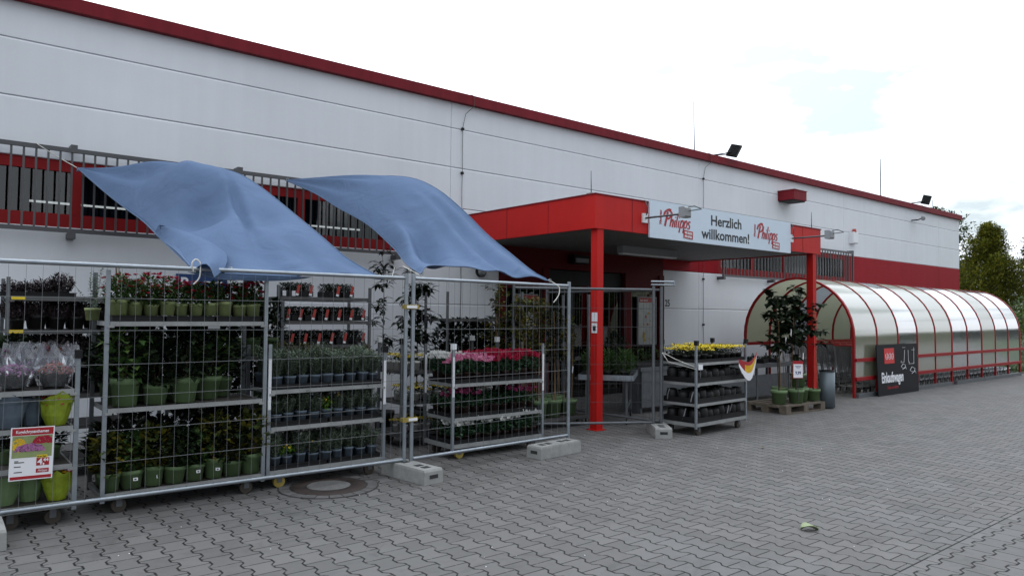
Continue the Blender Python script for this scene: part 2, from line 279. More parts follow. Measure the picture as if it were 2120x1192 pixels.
def single(mb,name,mats,label,cat,group=None,loc=None,rz=0):
    o=mb.build(name,mats,None,loc); o.rotation_euler=(0,0,rz); return tag(o,label,cat,group)
def boxp(name,parent,m,*a):
    b=MB(); b.box(*a); return b.build(name,m,parent)
def text(s,size,M4,m,parent,name='lettering',bold=0,shear=0,xs=1,align='LEFT',ext=.001,space=1):
    cu=bpy.data.curves.new(name,'FONT'); cu.body=s; cu.size=size; cu.extrude=ext; cu.offset=bold; cu.shear=shear; cu.align_x=align; cu.space_character=space; cu.resolution_u=3
    o=bpy.data.objects.new('tmp',cu); me=bpy.data.meshes.new_from_object(o); bpy.data.objects.remove(o)
    me.name=name; me.transform(Matrix.Diagonal((xs,1,1,1))); me.transform(M4); me.materials.clear(); me.materials.append(M_[m])
    q=bpy.data.objects.new(name,me); COL.objects.link(q); q.parent=parent; return q
def face_y(x,y,z,rot=0,rz=0):     # text plane facing -Y at x,y,z
    return Matrix.Translation((x,y,z))@Matrix.Rotation(rz,4,'Z')@Matrix.Rotation(PI/2,4,'X')@Matrix.Rotation(rot,4,'Z')
ORD_=['twenty','thirty']
ORD=['first','second','third','fourth','fifth','sixth','seventh','eighth','ninth','tenth','eleventh','twelfth','thirteenth','fourteenth','fifteenth','sixteenth','seventeenth','eighteenth','nineteenth','twentieth']+['twenty-'+k for k in ('first','second','third','fourth','fifth','sixth','seventh','eighth','ninth')]+['thirtieth','thirty-first']
VR=random.Random(11); VARY=('potted_rose','potted_herb','potted_shrub','potted_cyclamen','heather','bud_heather','potted_chrysanthemum','wrapped_pot_plant','green_plant')
def inst(name,tree,loc,rz=0,sc=1,label=None,cat=None,group=None):
    """tree: list of (part name, mesh, [sub parts])"""
    r=thing(name,label,cat,loc,rz,group); r.scale=(sc,sc,sc)
    if name in VARY: r.scale=(sc*VR.uniform(.93,1.07),sc*VR.uniform(.93,1.07),sc*VR.uniform(.84,1.14)); r.rotation_euler=(VR.uniform(-.045,.045),VR.uniform(-.045,.045),rz)
    for pn,me,subs in tree:
        o=bpy.data.objects.new(pn,me); COL.objects.link(o); o.parent=r
        for sn,sm in subs:
            q=bpy.data.objects.new(sn,sm); COL.objects.link(q); q.parent=o
    return r
# ================================================================== SETTING
g=MB(); g.add([(-900,-900,0),(1500,-900,0),(1500,1500,0),(-900,1500,0)],[(0,1,2,3)])
tag(g.build('ground','pave'),kind='structure')
g=MB(); g.add([(25.6,6.9,.02),(160,-40,.02),(160,160,.02),(30.4,160,.02),(30.4,10.0,.02),(25.6,10.0,.02)],[(0,1,2,3,4,5)])
g.add([(25.6,6.9,.0),(160,-40,.0),(160,-40,.02),(25.6,6.9,.02)],[(0,1,2,3)])
tag(g.build('lawn','grass'),kind='structure')
rg=random.Random(5); g=MB()
for i in range(5000):
    x=25.8+rg.random()**1.6*9; y=rg.uniform(6.2,10); 
    if y<7.0-(x-25.6)*.3: continue
    g.leaf((x,y,.015),(rg.uniform(-.5,.5),rg.uniform(-.5,.5),1),rg.uniform(.05,.12),.02)
tag(g.build('grass','gblade'),label='short green grass beyond the trolley shelter',cat='grass',kind='stuff')
# ------------------------------------------------------------------ building
D=10.24; XE=29.75
B=thing('store_building','long low white panelled store with red eaves trim and red entrance','building',(0,0,0))
wl=MB()
def seg(x0,x1,z0,z1,mb): 
    js=[-8.0,0.0,6.97,13.95,20.9,27.85]
    cuts=[x0]+[j for j in js if x0+.05<j<x1-.05]+[x1]
    for a,b in zip(cuts,cuts[1:]): mb.cham(a+.002,b-.002,D,D+.06,z0+.004,z1-.003,.008,.022)
lv=[0,.95,1.78,2.63,3.44,4.14,4.82,5.28]
for z0,z1 in zip(lv,lv[1:]):
    if z1<=2.64: seg(-9,8.05,z0,z1,wl); seg(12.66,XE,z0,z1,wl)
    elif z1<3.5: seg(5.95,8.05,z0,z1,wl)
    else: seg(-9,XE,z0,z1,wl)
wl.build('wall','wall',B)
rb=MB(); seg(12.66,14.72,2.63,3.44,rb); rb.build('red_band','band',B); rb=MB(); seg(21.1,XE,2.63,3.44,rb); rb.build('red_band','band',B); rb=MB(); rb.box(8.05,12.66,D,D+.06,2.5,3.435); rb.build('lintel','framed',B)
bk=MB()
bk.box(-9,5.95,D+.06,D+.2,0,2.60);bk.box(-9,5.95,D+.06,D+.2,3.46,5.28);bk.box(5.95,8.05,D+.06,D+.2,0,5.28);bk.box(8.05,12.66,D+.06,D+.2,2.5,5.28)
bk.box(12.66,14.72,D+.06,D+.2,0,5.28);bk.box(14.72,21.1,D+.06,D+.2,0,2.60);bk.box(14.72,21.1,D+.06,D+.2,3.46,5.28);bk.box(21.1,XE,D+.06,D+.2,0,5.28)
bk.build('wall_core','wallgap',B)
b=MB(); b.box(XE-.06,XE,D+.2,24,0,5.28); b.box(-9,-8.94,D+.2,24,0,5.28); b.box(-9,XE,24,24.1,0,5.28); b.build('end_wall','wall',B)
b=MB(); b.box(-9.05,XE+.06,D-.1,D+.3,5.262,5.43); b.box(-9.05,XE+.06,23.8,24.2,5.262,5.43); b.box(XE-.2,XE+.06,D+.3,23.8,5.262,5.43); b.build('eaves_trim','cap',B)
b=MB(); b.box(-9,XE-.06,D+.2,24,5.0,5.1); b.build('roof','wallgap',B)
b=MB(); b.box(-8.9,XE-.07,D+.21,23.9,.01,.03); b.cur=1; b.box(-8.9,XE-.07,20,20.1,.03,4.2); b.box(-8.9,XE-.07,D+.2,20,4.2,4.25); b.build('interior',['floorin','dark'],B)
# window strips
def strip(x0,x1,mull,nm):
    w=MB(); y0,y1=D+.02,D+.10
    w.box(x0,x1,y0,y1,2.60,2.79); w.box(x0,x1,y0,y1,3.31,3.46)
    for m in mull: w.box(m-.055,m+.055,y0-.004,y1,2.79,3.31)
    f=w.build('window_frame','frame',B)
    ms=sorted(mull)
    for a,b_ in zip(ms,ms[1:]):
        p=MB(); p.box(a+.055,b_-.055,D+.05,D+.062,2.79,3.31); p.build('pane','glass',f)
strip(-8.9,5.95,[-8.85,-6.9,-4.1,-1.35,1.43,4.32,5.89],'')
strip(14.72,21.1,[14.78,16.2,17.68,19.3,21.03],'')
# entrance front
e=MB()
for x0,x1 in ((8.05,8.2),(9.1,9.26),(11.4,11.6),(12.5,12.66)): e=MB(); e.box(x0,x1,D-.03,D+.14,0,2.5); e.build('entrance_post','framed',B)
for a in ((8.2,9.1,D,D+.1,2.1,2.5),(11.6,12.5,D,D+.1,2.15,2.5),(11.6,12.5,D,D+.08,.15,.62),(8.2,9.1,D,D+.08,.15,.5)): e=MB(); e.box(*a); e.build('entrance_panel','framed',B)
e=MB(); e.box(8.2,9.1,D+.04,D+.05,.5,2.1); e.build('side_window','glass',B)
e=MB(); e.box(11.6,12.5,D+.04,D+.05,.62,2.15); e.build('side_window','glass',B)
for x0,x1 in ((9.26,9.95),(9.95,10.67),(10.67,11.4)):
    e=MB(); y=D+.06
    e.box(x0+.002,x0+.06,y,y+.05,.02,2.48); e.box(x1-.06,x1-.002,y,y+.05,.02,2.48); e.box(x0+.06,x1-.06,y,y+.05,.02,.12); e.box(x0+.06,x1-.06,y,y+.05,2.2,2.48)
    dd=e.build('door','blackm',B); e=MB(); e.box(x0+.06,x1-.06,y+.02,y+.03,.12,2.2); e.build('pane','glass',dd)
# tubes inside
for x0,x1,y in ((1.3,2.1,14),(2.1,3.3,14),(3.4,4.6,14),(4.9,6.1,14),(6.1,7.2,14),(18,20,16),(20.4,22.6,16),(23,25,16),(25.2,27,16.5),(21,23.5,18)):
    t_=thing('strip_light','lit strip light inside the store, %s from left seen through the long windows'%ORD[len([1 for k in ALL if 'lit strip' in k])],'ceiling light',((x0+x1)/2,y,0),0,'lit strip lights inside the store')
    b=MB(); h=(x1-x0)/2; z=3.36 if x0<10 else 3.55; b.box(-h,h,-.02,.02,z+.012,z+.04); b.build('tube','tube',t_)
    b=MB(); b.box(-h,h,-.05,.05,z+.042,z+.1); b.tube((-h*.7,0,z+.1),(-h*.7,0,4.2),.006,4); b.tube((h*.7,0,z+.1),(h*.7,0,4.2),.006,4); b.build('housing','lamp',t_)
# grilles
def grille(x0,x1,z0,z1,sp,label):
    G=thing('window_grille',label,'grille',((x0+x1)/2,D,0)); cx=(x0+x1)/2; y=-.16
    b=MB(); b.box(x0-cx,x1-cx,y-.02,y+.02,z1-.05,z1); b.box(x0-cx,x1-cx,y-.02,y+.02,z0,z0+.05); b.box(x0-cx,x0-cx+.04,y-.018,y+.018,z0+.05,z1-.05); b.box(x1-cx-.04,x1-cx,y-.018,y+.018,z0+.05,z1-.05); b.build('rail','grille',G)
    b=MB(); x=x0+.07+sp*.4
    while x<x1-.06: b.box(x-cx-.011,x-cx+.011,y-.009,y+.009,z0+.05,z1-.05); x+=sp
    b.build('bars','grille',G)
    b=MB(); x=x0+.5 if x0<0 else x0
    k=[1.37,3.35,5.86] if x0<0 else [x0+.03,x0+2.2,x0+4.3,x1-.03]
    if x0<0: k+=[-.7,-2.8,-4.8]
    for q in k:
        b=MB(); b.box(q-cx-.04,q-cx+.04,y+.0-.03,-.001,z0-.07,z0-.001); b.build('bracket','grille',G); b=MB(); b.box(q-cx-.035,q-cx+.035,y-.02,-.001,z1+.001,z1+.045); b.build('bracket','grille',G)
grille(-8,5.95,2.55,3.57,.1215,'long grey barred grille over the strip window behind the blue sails')
grille(14.66,21.15,2.56,3.53,.152,'grey barred grille over the red framed window above the arched shelter')
# cables, rods, small wall things
def cable(x,label):
    c=thing('lightning_conductor',label,'cable',(x,D,0),0,None)
    b=MB(); r_=random.Random(int(x*7)); pts=[(0,-.02,5.2)]
    z=5.2
    while z>.3: z-=.35; pts.append((r_.uniform(-.008,.008),-.02,z))
    pts=[(.14,-.04,5.46),(.16,-.12,5.42),(.17,-.12,5.24),(.05,-.03,5.1)]+pts[1:]
    b.path(pts,.005,5); b.build('wire','cable',c)
    for z in (4.83,4.06,3.3,2.48,1.42):
        b=MB(); b.box(-.025,.02,-.04,-.001,z-.02,z+.02); b.build('clip','blackm',c)
cable(7.2,'thin wire running down the white wall left of the entrance canopy'); cable(14.1,'thin wire running down the white wall beside the house number')
for x,y,z0,z1,lb,r in ((14.4,10.7,5.1,6.82,'tall thin lightning rod behind the left roof floodlight',.02),(24.4,10.7,5.1,6.86,'thin lightning rod on the roof near the right floodlight',.022),(13.5,10.75,5.1,5.75,'short rod tip just above the roof edge over the welcome banner',.016),(28.9,10.8,5.1,6.0,'small rod at the far right end of the roof',.02),(7.36,7.25,3.33,3.68,'short rod on the left corner of the red canopy',.009),(13.5,7.25,3.33,3.68,'short rod on the right corner of the red canopy',.009)):
    R=thing('lightning_rod',lb,'lightning rod',(x,y,0)); b=MB(); b.tube((0,0,z0),(-.03*(z1-z0)/1.7,0,z1),r,6,r*.5); b.build('rod','rod',R); b=MB(); b.box(-.05,.05,-.05,.05,z0,z0+.03); b.build('foot','conc',R)
def flood(x,z,lb,s=1):
    f=thing('floodlight',lb,'floodlight',(x,D-.1,z),0); f.scale=(.78,.78,.78)
    b=MB(); b.path([(-.42,.25,-.02),(-.12,.0,.04),(.02,-.1,.1)],.018,6); b.path([(-.42,.3,-.02),(-.05,.1,.02),(.02,-.1,.02)],.014,6); b.build('arm','blackm',f)
    R=Matrix.Rotation(rad(-52),3,'Y')@Matrix.Rotation(rad(25),3,'X'); c=(.16,-.12,.14)
    b=MB(); b.box(-.24,.24,-.17,.17,-.035,.035,R,c)
    for k in range(-4,5): b.box(k*.05-.006,k*.05+.006,-.14,.14,.035,.06,R,c)
    b.build('housing','blackm',f); b=MB(); b.box(-.2,.2,-.14,.14,-.040,-.036,R,c); b.build('lens','glassd',f)
flood(14.95,5.5,'black floodlight on the roof edge above the welcome banner'); flood(26.2,5.52,'smaller looking black floodlight near the right end of the roof edge')
V=thing('roof_vent_box','dark red sheet metal outlet box on the upper white wall','vent',(17.34,D,4.63))
b=MB(); b.box(0,.62,-.46,-.001,.03,.27); b.build('box','cap',V); b=MB(); b.box(.03,.59,-.43,-.02,0,.03); b.build('outlet','dark',V); b=MB(); b.box(-.015,.635,-.475,-.001,.272,.29); b.build('lid','cap',V)
A=thing('alarm_siren','white alarm box with red beacon on the white wall','alarm',(21.4,D,3.98))
b=MB(); b.cham(-.16,.16,-.13,-.001,-.17,.17,.02); b.build('case','white',A); b=MB(); b.lathe([(.0,.27),(.05,.26),(.06,.17)],12,(0,-.08,0)); b.build('beacon','tagred',A)
C_=thing('security_camera','small grey camera on a bracket near the right end of the wall','camera',(25.6,D,4.93))
b=MB(); b.path([(0,0,-.05),(0,-.2,-.05),(.1,-.28,0)],.02,6); b.build('bracket','blackm',C_); b=MB(); b.tube((.02,-.36,-.02),(.35,-.22,.06),.07,10,.06); b.build('body','lamp',C_)
L_=thing('round_wall_lamp','round glass wall lamp on the white wall left of the entrance','lamp',(7.62,D,2.37))
b=MB(); b.tube((0,0,0),(0,-.06,0),.1,18); b.build('base','blackm',L_); b=MB(); b.tube((0,-.06,0),(0,-.12,0),.085,18,.05); b.build('glass','lamp',L_)
P_=thing('parking_sign','blue parking sign with white P on the wall behind the sails','sign',(2.93,D,2.0))
b=MB(); b.box(-.33,.33,-.02,-.001,-.1,.12); b.build('plate','tagblue',P_); text('P',.19,face_y(-.28,-.022,-.06),'paper',P_,bold=.006); b=MB(); b.box(.02,.26,-.024,-.0205,.0,.03); b.box(.02,.2,-.024,-.0205,-.05,-.03); b.build('arrow','paper',P_)
N_=thing('house_number','black house number 25 on the white wall right of the entrance','number',(12.72,D,1.83)); text('25',.21,face_y(0,-.004,0),'ink',N_,bold=.004,xs=.82)
# posters in entrance
def poster(x0,x1,z0,z1,lb,seed):
    p=thing('wall_poster',lb,'poster',((x0+x1)/2,D,z0)); w=(x1-x0)/2; h=z1-z0; rr=random.Random(seed)
    b=MB(); y=-.035
    for a in ((-w,-w+.02,0,h),(w-.02,w,0,h),(-w+.02,w-.02,0,.02),(-w+.02,w-.02,h-.02,h)): b.box(a[0],a[1],y-.012,y+.03,a[2],a[3])
    b.build('frame','lamp',p); b=MB(); b.box(-w+.02,w-.02,y,y+.01,.02,h-.02); b.build('sheet','shelf',p)
    b=MB(); b.box(-w+.02,w-.02,y-.003,y-.001,h-.12,h-.02); b.build('header','tagred',p)
    b=MB()
    for k in range(9): 
        cx=rr.uniform(-w*.7,w*.7); cz=rr.uniform(.08,h-.3); s_=rr.uniform(.02,.06); b.cur=rr.randint(0,3); b.disc((cx,y-.002-k*.0004,cz),s_,(0,-1,0),6)
    b.build('pictures',['limepot','tagred','lamp','castor'],p)
    text('Jetzt aktuell',.05,face_y(-w*.75,y-.004,h-.09),'paper',p,bold=.001)
poster(11.78,12.38,1.0,2.02,'framed leaflet poster with red header right of the store doors',3); poster(8.36,8.95,1.25,2.0,'framed poster with red header left of the store doors',4)
# ------------------------------------------------------------------ canopy
cx0,cx1,cy,cz,ct=7.32,13.62,7.13,2.85,3.33
K=thing('entrance_canopy','red box canopy on red posts over the store entrance','canopy',(0,0,0))
b=MB(); b.box(cx0,cx1,cy,cy+.05,cz,ct); b.box(cx0,cx0+.05,cy+.05,D-.002,cz,ct); b.box(cx1-.05,cx1,cy+.05,D-.002,cz,ct); b.build('fascia','red',K)
for sx_ in (.0,): 
    for yy in (8.12,9.12): b=MB(); b.box(cx0-.003,cx0-.0005,yy-.004,yy+.004,cz,ct); b.build('fascia_seam','cap',K)
    for xx in (8.1,12.95): b=MB(); b.box(xx-.004,xx+.004,cy-.003,cy-.0005,cz,ct); b.build('fascia_seam','cap',K)
b=MB(); b.box(cx0-.012,cx1+.012,cy-.012,cy+.07,ct+.001,ct+.018); b.box(cx0-.012,cx0+.07,cy+.07,D-.002,ct+.001,ct+.018); b.box(cx1-.07,cx1+.012,cy+.07,D-.002,ct+.001,ct+.018); b.build('coping','cap',K)
b=MB(); x=cx0+.055
while x<cx1-.06: 
    b.cham(x,min(x+.295,cx1-.055),0,.02,cy+.055,D-.01,.004); x+=.3
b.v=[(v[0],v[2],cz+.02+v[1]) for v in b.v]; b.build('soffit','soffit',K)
boxp('roof_sheet',K,'wallgap',cx0+.05,cx1-.05,cy+.05,D-.002,ct-.08,ct-.06)
for x in (7.45,13.42):
    b=MB(); b.box(x-.062,x+.062,cy+.02,cy+.145,0,cz+.02); b.box(x-.1,x+.1,cy-.01,cy+.18,0.002,.012); b.build('post','red',K)
b=MB(); b.path([(13.5,cy+.2,cz),(13.5,cy+.2,.3)],.03,8); b.build('downpipe','red',K)
def stroke(mb,pts,w,y,ox,oz,sc,sh=.28):
    n_=len(pts); P=[]
    for i in range(n_-1):   # catmull-rom
        p0,p1,p2,p3=pts[max(i-1,0)],pts[i],pts[i+1],pts[min(i+2,n_-1)]
        for k in range(5):
            t=k/5; q=[.5*((2*p1[j])+(-p0[j]+p2[j])*t+(2*p0[j]-5*p1[j]+4*p2[j]-p3[j])*t*t+(-p0[j]+3*p1[j]-3*p2[j]+p3[j])*t**3) for j in (0,1)]; P.append(q)
    P.append(list(pts[-1])); P=[(ox+(p[0]+p[1]*sh)*sc,oz+p[1]*sc) for p in P]; vs=[]
    for i,p in enumerate(P):
        a=P[max(i-1,0)]; c=P[min(i+1,len(P)-1)]; d=Vector((c[0]-a[0],c[1]-a[1])); d=d.normalized() if d.length>0 else Vector((1,0)); nn=Vector((-d[1],d[0]))*w*sc*(.7+.5*abs(d[1]))
        vs+= [(p[0]+nn[0],y,p[1]+nn[1]),(p[0]-nn[0],y,p[1]-nn[1])]
    mb.add(vs,[(2*i,2*i+1,2*i+3,2*i+2) for i in range(len(P)-1)])
def logo(parent,ox,oz,sc,y):
    b=MB(); w=.085
    stroke(b,[(.35,.0),(.38,.6),(.42,1.25),(.40,1.5)],w*1.5,y,ox,oz,sc); stroke(b,[(-.1,1.0),(.0,1.45),(.45,1.66),(.95,1.5),(1.0,1.1),(.7,.8),(.4,.78)],w*1.3,y-.0006,ox,oz,sc); stroke(b,[(.0,1.2),(.1,1.55),(.5,1.78),(.9,1.72)],w,y-.0003,ox,oz,sc)
    x=1.15
    stroke(b,[(x,.0),(x,.7),(x+.02,1.45)],w,y,ox,oz,sc); stroke(b,[(x,.35),(x+.2,.75),(x+.38,.6),(x+.36,.1),(x+.5,.02)],w,y-.0006,ox,oz,sc); x+=.66
    stroke(b,[(x,.75),(x,.15),(x+.14,.02)],w,y,ox,oz,sc); b.disc((ox+(x+.3)*sc,y,oz+1.05*sc),.1*sc,(0,-1,0),8); x+=.3
    stroke(b,[(x,1.5),(x-.02,.2),(x+.14,.02)],w,y-.0003,ox,oz,sc); x+=.33
    stroke(b,[(x,.75),(x,.15),(x+.14,.02)],w,y,ox,oz,sc); b.disc((ox+(x+.3)*sc,y,oz+1.05*sc),.1*sc,(0,-1,0),8); x+=.33
    for _ in range(2):
        stroke(b,[(x,.8),(x,-.5)],w,y,ox,oz,sc); stroke(b,[(x,.5),(x+.2,.8),(x+.42,.55),(x+.35,.1),(x+.05,.05)],w,y-.0006,ox,oz,sc); x+=.62
    stroke(b,[(x+.35,.72),(x+.1,.75),(x+.05,.5),(x+.3,.3),(x+.25,.02),(x-.05,.05)],w,y,ox,oz,sc)
    b.build('lettering','logo',parent)
    bx=ox+(x-.6)*sc; b=MB(); R=Matrix.Rotation(rad(4),3,'Y'); b.box(-.0,1.55*sc,-.0015,.0015,-.85*sc,-.02*sc,R,(bx,y-.0015,oz-.12*sc)); b.build('slogan_box','logo',parent)
    text('WIR FREUEN',.32*sc,face_y(bx+.12*sc,y-.0045,oz-.52*sc,rad(-4)),'paper',parent,bold=.002,xs=.68); text('UNS AUF SIE',.32*sc,face_y(bx+.1*sc,y-.0045,oz-.88*sc,rad(-4)),'paper',parent,bold=.002,xs=.66)
    text('Thomas',.42*sc,face_y(ox-.18*sc,y-.001,oz+.05*sc,PI/2),'logo',parent,bold=.002,shear=.3,xs=1.1)
Bn=thing('welcome_banner','pale blue welcome banner on the canopy front between red fascia ends','banner',(0,0,0))
boxp('panel',Bn,'ban',8.46,12.46,cy-.03,cy-.003,2.80,3.37)
logo(Bn,8.76,3.0,.152,cy-.033); logo(Bn,11.32,3.0,.152,cy-.033)
text('Herzlich',.235,face_y(10.43,cy-.032,3.115),'ink',Bn,bold=.0045,xs=1.12,align='CENTER'); text('willkommen!',.235,face_y(10.43,cy-.032,2.885),'ink',Bn,bold=.0045,xs=1.12,align='CENTER')
for x,lb in ((8.36,'outreach banner lamp left of the first logo on the banner'),(12.50,'outreach banner lamp at the right end of the banner')):
    q=thing('banner_lamp',lb,'lamp',(x,cy,3.08)); b=MB(); b.box(-.05,.05,-.035,-.001,-.07,.07); b.build('wall_plate','white',q)
    b=MB(); b.tube((0,-.03,0),(.02,-.72,.0),.014,8); b.build('arm','rod',q)
    b=MB(); b.cham(-.08,.08,-.06,.05,-.08,.07,.02); b.v=[(v[0]+.02,v[1]-.74,v[2]+.02) for v in b.v]; b.build('head','lamp',q)
    b=MB(); b.path([(0,-.05,.04),(-.01,-.08,.16),(.0,-.03,.26),(.0,.0,.27)],.008,6); b.path([(.02,-.75,.08),(.08,-.86,.1),(.12,-.95,.05),(.06,-.92,.04),(.03,-.8,.03)],.007,6); b.build('cable','cable',q)
q=thing('canopy_strip_lamp','unlit grey strip lamp under the entrance canopy','lamp',(10.45,8.8,2.79)); b=MB(); b.box(-.78,.78,-.07,.07,-.05,.079); b.build('housing','lamp',q); b=MB(); b.box(-.76,.76,-.055,.055,-.075,-.051); b.build('diffuser','white',q)
q=thing('door_sensor_lamp','small grey lamp above the store doors beneath the canopy','lamp',(9.95,D-.03,2.62)); b=MB(); b.box(-.2,.2,-.16,-.001,0,.16); b.build('housing','blackm',q); b=MB(); b.box(-.17,.17,-.19,-.161,.02,.1); b.build('lens','lamp',q)
q=thing('pillar_sticker','torn white stickers on the left face of the near red canopy post','sticker',(7.387,cy+.06,1.50))
b=MB(); b.box(-.004,-.0012,-.05,.06,.03,.16); b.box(-.004,-.0012,-.045,.06,-.13,.01); b.build('paper','paper',q); b=MB(); b.box(-.0065,-.0045,-.02,.035,-.10,-.03); b.build('print','ink',q)
# ------------------------------------------------------------------ arched trolley shelter
SX0,SX1,SY0,SY1,SP=14.6,24.7,6.95,9.45,1.21; SR=(SY1-SY0)/2; SC=(SY0+SY1)/2
SH=thing('trolley_shelter','long arched shelter with red ribs and translucent roof panels for shopping trolleys','shelter',(0,0,0))
def arch(r,x,z0=0,n_=20):
    pts=[(x,SC-r,z0)]
    for i in range(n_+1):
        t=PI-PI*i/n_; pts.append((x,SC+r*math.cos(t),SP+r*math.sin(t)))
    return pts+[(x,SC+r,z0)]
for i in range(11):
    x=SX0+(SX1-SX0)*i/10; main=i in (0,5,10)
    b=MB(); w=.032 if main else .02; P=arch(SR,x,0 if (main or True) else .38); vs=[]
    for p in P:
        d=Vector((0,p[1]-SC,max(0,p[2]-SP))); d=Vector((0,1 if p[1]>SC else -1,0)) if p[2]<SP else d.normalized()
        for a,c in ((-w,-.03),(w,-.03),(w,.012),(-w,.012)): vs.append(Vector(p)+d*c+Vector((a,0,0)))
    n_=len(P); b.add(vs,[(4*k+j,4*k+(j+1)%4,4*k+4+(j+1)%4,4*k+4+j) for k in range(n_-1) for j in range(4)]+[(0,3,2,1),(4*n_-4,4*n_-3,4*n_-2,4*n_-1)])
    b.build('rib','frame' if i else 'frame',SH)
kinds='bbabbaabaa'
for i in range(10):
    xa=SX0+(SX1-SX0)*i/10+.034; xb=SX0+(SX1-SX0)*(i+1)/10-.034; b=MB()
    A1=arch(SR,xa,.40); A2=arch(SR,xb,.40); A1=A1[:-1]+[(xa,SY1,.98)]; A2=A2[:-1]+[(xb,SY1,.98)]
    vs=[Vector(p) for p in A1]+[Vector(p) for p in A2]; k=len(A1)
    b.add(vs,[(j,j+1,k+j+1,k+j) for j in range(k-1)],True)
    b.build('roof_panel','poly_'+kinds[i],SH)
for (y,z) in ((SY0-.02,.76),(SY0-.02,.38),(SY1+.02,1.0),(SY1+.02,.5)):
    b=MB(); b.box(SX0,SX1+(.35 if z>.7 and y<8 else 0),y-.03,y+.03,z-.035,z+.035); b.build('side_rail','frame',SH)
for x in (SX0+5.05,SX1): 
    b=MB(); b.box(x-.02,x+.02,SC-.9,SC+.9,2.0,2.05); b.build('tie_bar','frame',SH)
for xa,xb in ((14.65,15.5),(16.9,19.5),(19.8,24.6)): b=MB(); b.box(xa,xb,SY0-.06,SY0+.02,0.001,.085); b.build('base_plate','galvd',SH)
# board
BD=thing('trolley_sign_board','black board lettered Einkaufswagen leaning on the near side of the shelter','sign board',(15.3,6.80,0)); BD.rotation_euler=(rad(-2),0,0)
boxp('board',BD,'board',0,1.98,-.012,.012,0,1.06); boxp('red_square',BD,'bred',.33,.80,-.016,-.0125,.66,.98)
for k in range(3):
    b=MB(); 
    for (dx,dz,s_) in ((0,0,.055),): 
        b.cur=0
        n_=12
        for j in range(2,11):
            t0=2*PI*j/12+PI/2; t1=2*PI*(j+1)/12+PI/2; c=.43+k*.135
            for t_ in ((t0,t1),): b.tube((c+.05*math.cos(t_[0]),-.019,.82+.075*math.sin(t_[0])),(c+.05*math.cos(t_[1]),-.019,.82+.075*math.sin(t_[1])),.005,4)
        b.tube((c-.02,-.019,.80),(c+.02,-.019,.80),.006,4); b.tube((c-.015,-.019,.85),(c+.02,-.019,.85),.006,4)
    b.build('emblem','paper',BD)
text('Einkaufswagen',.30,face_y(.17,-.0135,.27),'paper',BD,bold=.008,xs=.60)
text('bitte einreihen',.10,face_y(.42,-.0135,.13),'logo',BD,bold=.0,xs=.9)
b=MB()
def ln(*p): 
    b.path([(x,-.015,z) for x,z in p],.004,4)
ln((1.33,.93),(1.27,.66),(1.12,.66),(1.14,.70)); ln((1.22,.98),(1.36,.98)); ln((1.80,.97),(1.77,.62),(1.52,.62),(1.54,.67)); ln((1.68,.92),(1.84,.92)); ln((1.5,.66),(1.5,.92))
ln((1.12,.57),(1.22,.63),(1.34,.60),(1.30,.53),(1.16,.55),(1.12,.57)); ln((1.18,.51),(1.34,.56),(1.38,.51)); ln((1.56,.48),(1.66,.55),(1.82,.51),(1.76,.43),(1.60,.46),(1.56,.48)); ln((1.64,.40),(1.82,.46),(1.86,.40))
b.build('trolley_drawing','paper',BD)
# shopping trolleys
def trolley_tree():
    b=MB()  # basket: x forward, width y
    L0,L1,hw,z0,z1=-.42,.42,.26,.48,1.0
    def wr(a,c,r=.0035): b.tube(a,c,r,4,None,False)
    for s in (-1,1):
        for k in range(13):
            t=k/12; x=L0+(L1-L0)*t; h=z1-.05*t; wr((x,s*hw*(1-.15*t),h),(x*.9+.03,s*(hw-.06)*(1-.15*t),z0+.12*(t)))
        for k in range(4): z=z0+.06+k*.14; wr((L0,s*(hw-.04+.01*k),z),(L1,s*(hw*.85-.04+.01*k),z+.04*(3-k)/3+.02))
        wr((L0,s*hw,z1),(L1,s*hw*.85,z1-.05),.007)
    for k in range(7):
        y=-.2+k*.066; wr((L1,y*1.1,z1-.05),(L1*.92,y,z0+.12)); wr((L0,y,z0+.02),(L1*.92,y,z0+.12)); wr((L0,y*1.15,z1),(L0+.05,y,z0+.02))
    wr((L1,-hw*.85,z1-.05),(L1,hw*.85,z1-.05),.007)
    bas=b.mesh('basket','trolley')
    b=MB()
    for s in (-1,1):
        b.tube((-.5,s*.27,1.02),(-.36,s*.24,.42),.012,6); b.tube((-.36,s*.24,.42),(-.30,s*.25,.16),.012,6); b.tube((-.34,s*.25,.16),(.42,s*.2,.20),.012,6); b.tube((-.36,s*.22,.46),(.3,s*.18,.56),.01,6)
    b.tube((.42,-.2,.2),(.42,.2,.2),.012,6); b.tube((-.3,-.25,.16),(-.3,.25,.16),.012,6)
    fr=b.mesh('chassis','trolley')
    b=MB(); b.tube((-.5,-.28,1.03),(-.5,.28,1.03),.018,8); ha=b.mesh('handle','handle')
    ws=[]
    for (x,y) in ((-.3,-.25),(-.3,.25),(.4,-.2),(.4,.2)):
        b=MB(); b.tube((x,y-.015,.062),(x,y+.015,.062),.06,12); b.cur=1; b.box(x-.02,x+.02,y-.022,y-.016,.05,.17); b.box(x-.02,x+.02,y+.016,y+.022,.05,.17); ws.append(('wheel',b.mesh('wheel',['castw','blackm']),[]))
    return [('basket',bas,[]),('chassis',fr,[]),('handle',ha,[])]+ws
TT=trolley_tree()
for ri,(y,nm,x0,cnt) in enumerate(((7.36,'near',15.6,31),(8.15,'middle',16.4,7),(8.98,'wall side',16.0,14))):
    for k in range(cnt):
        lb=ORD[k]+' shopping trolley from the open end in the '+nm+' nested row, arched shelter'
        inst('shopping_trolley',TT,(x0+k*.285,y,0),0,1,lb,'shopping trolley','shopping trolleys nested under the shelter')
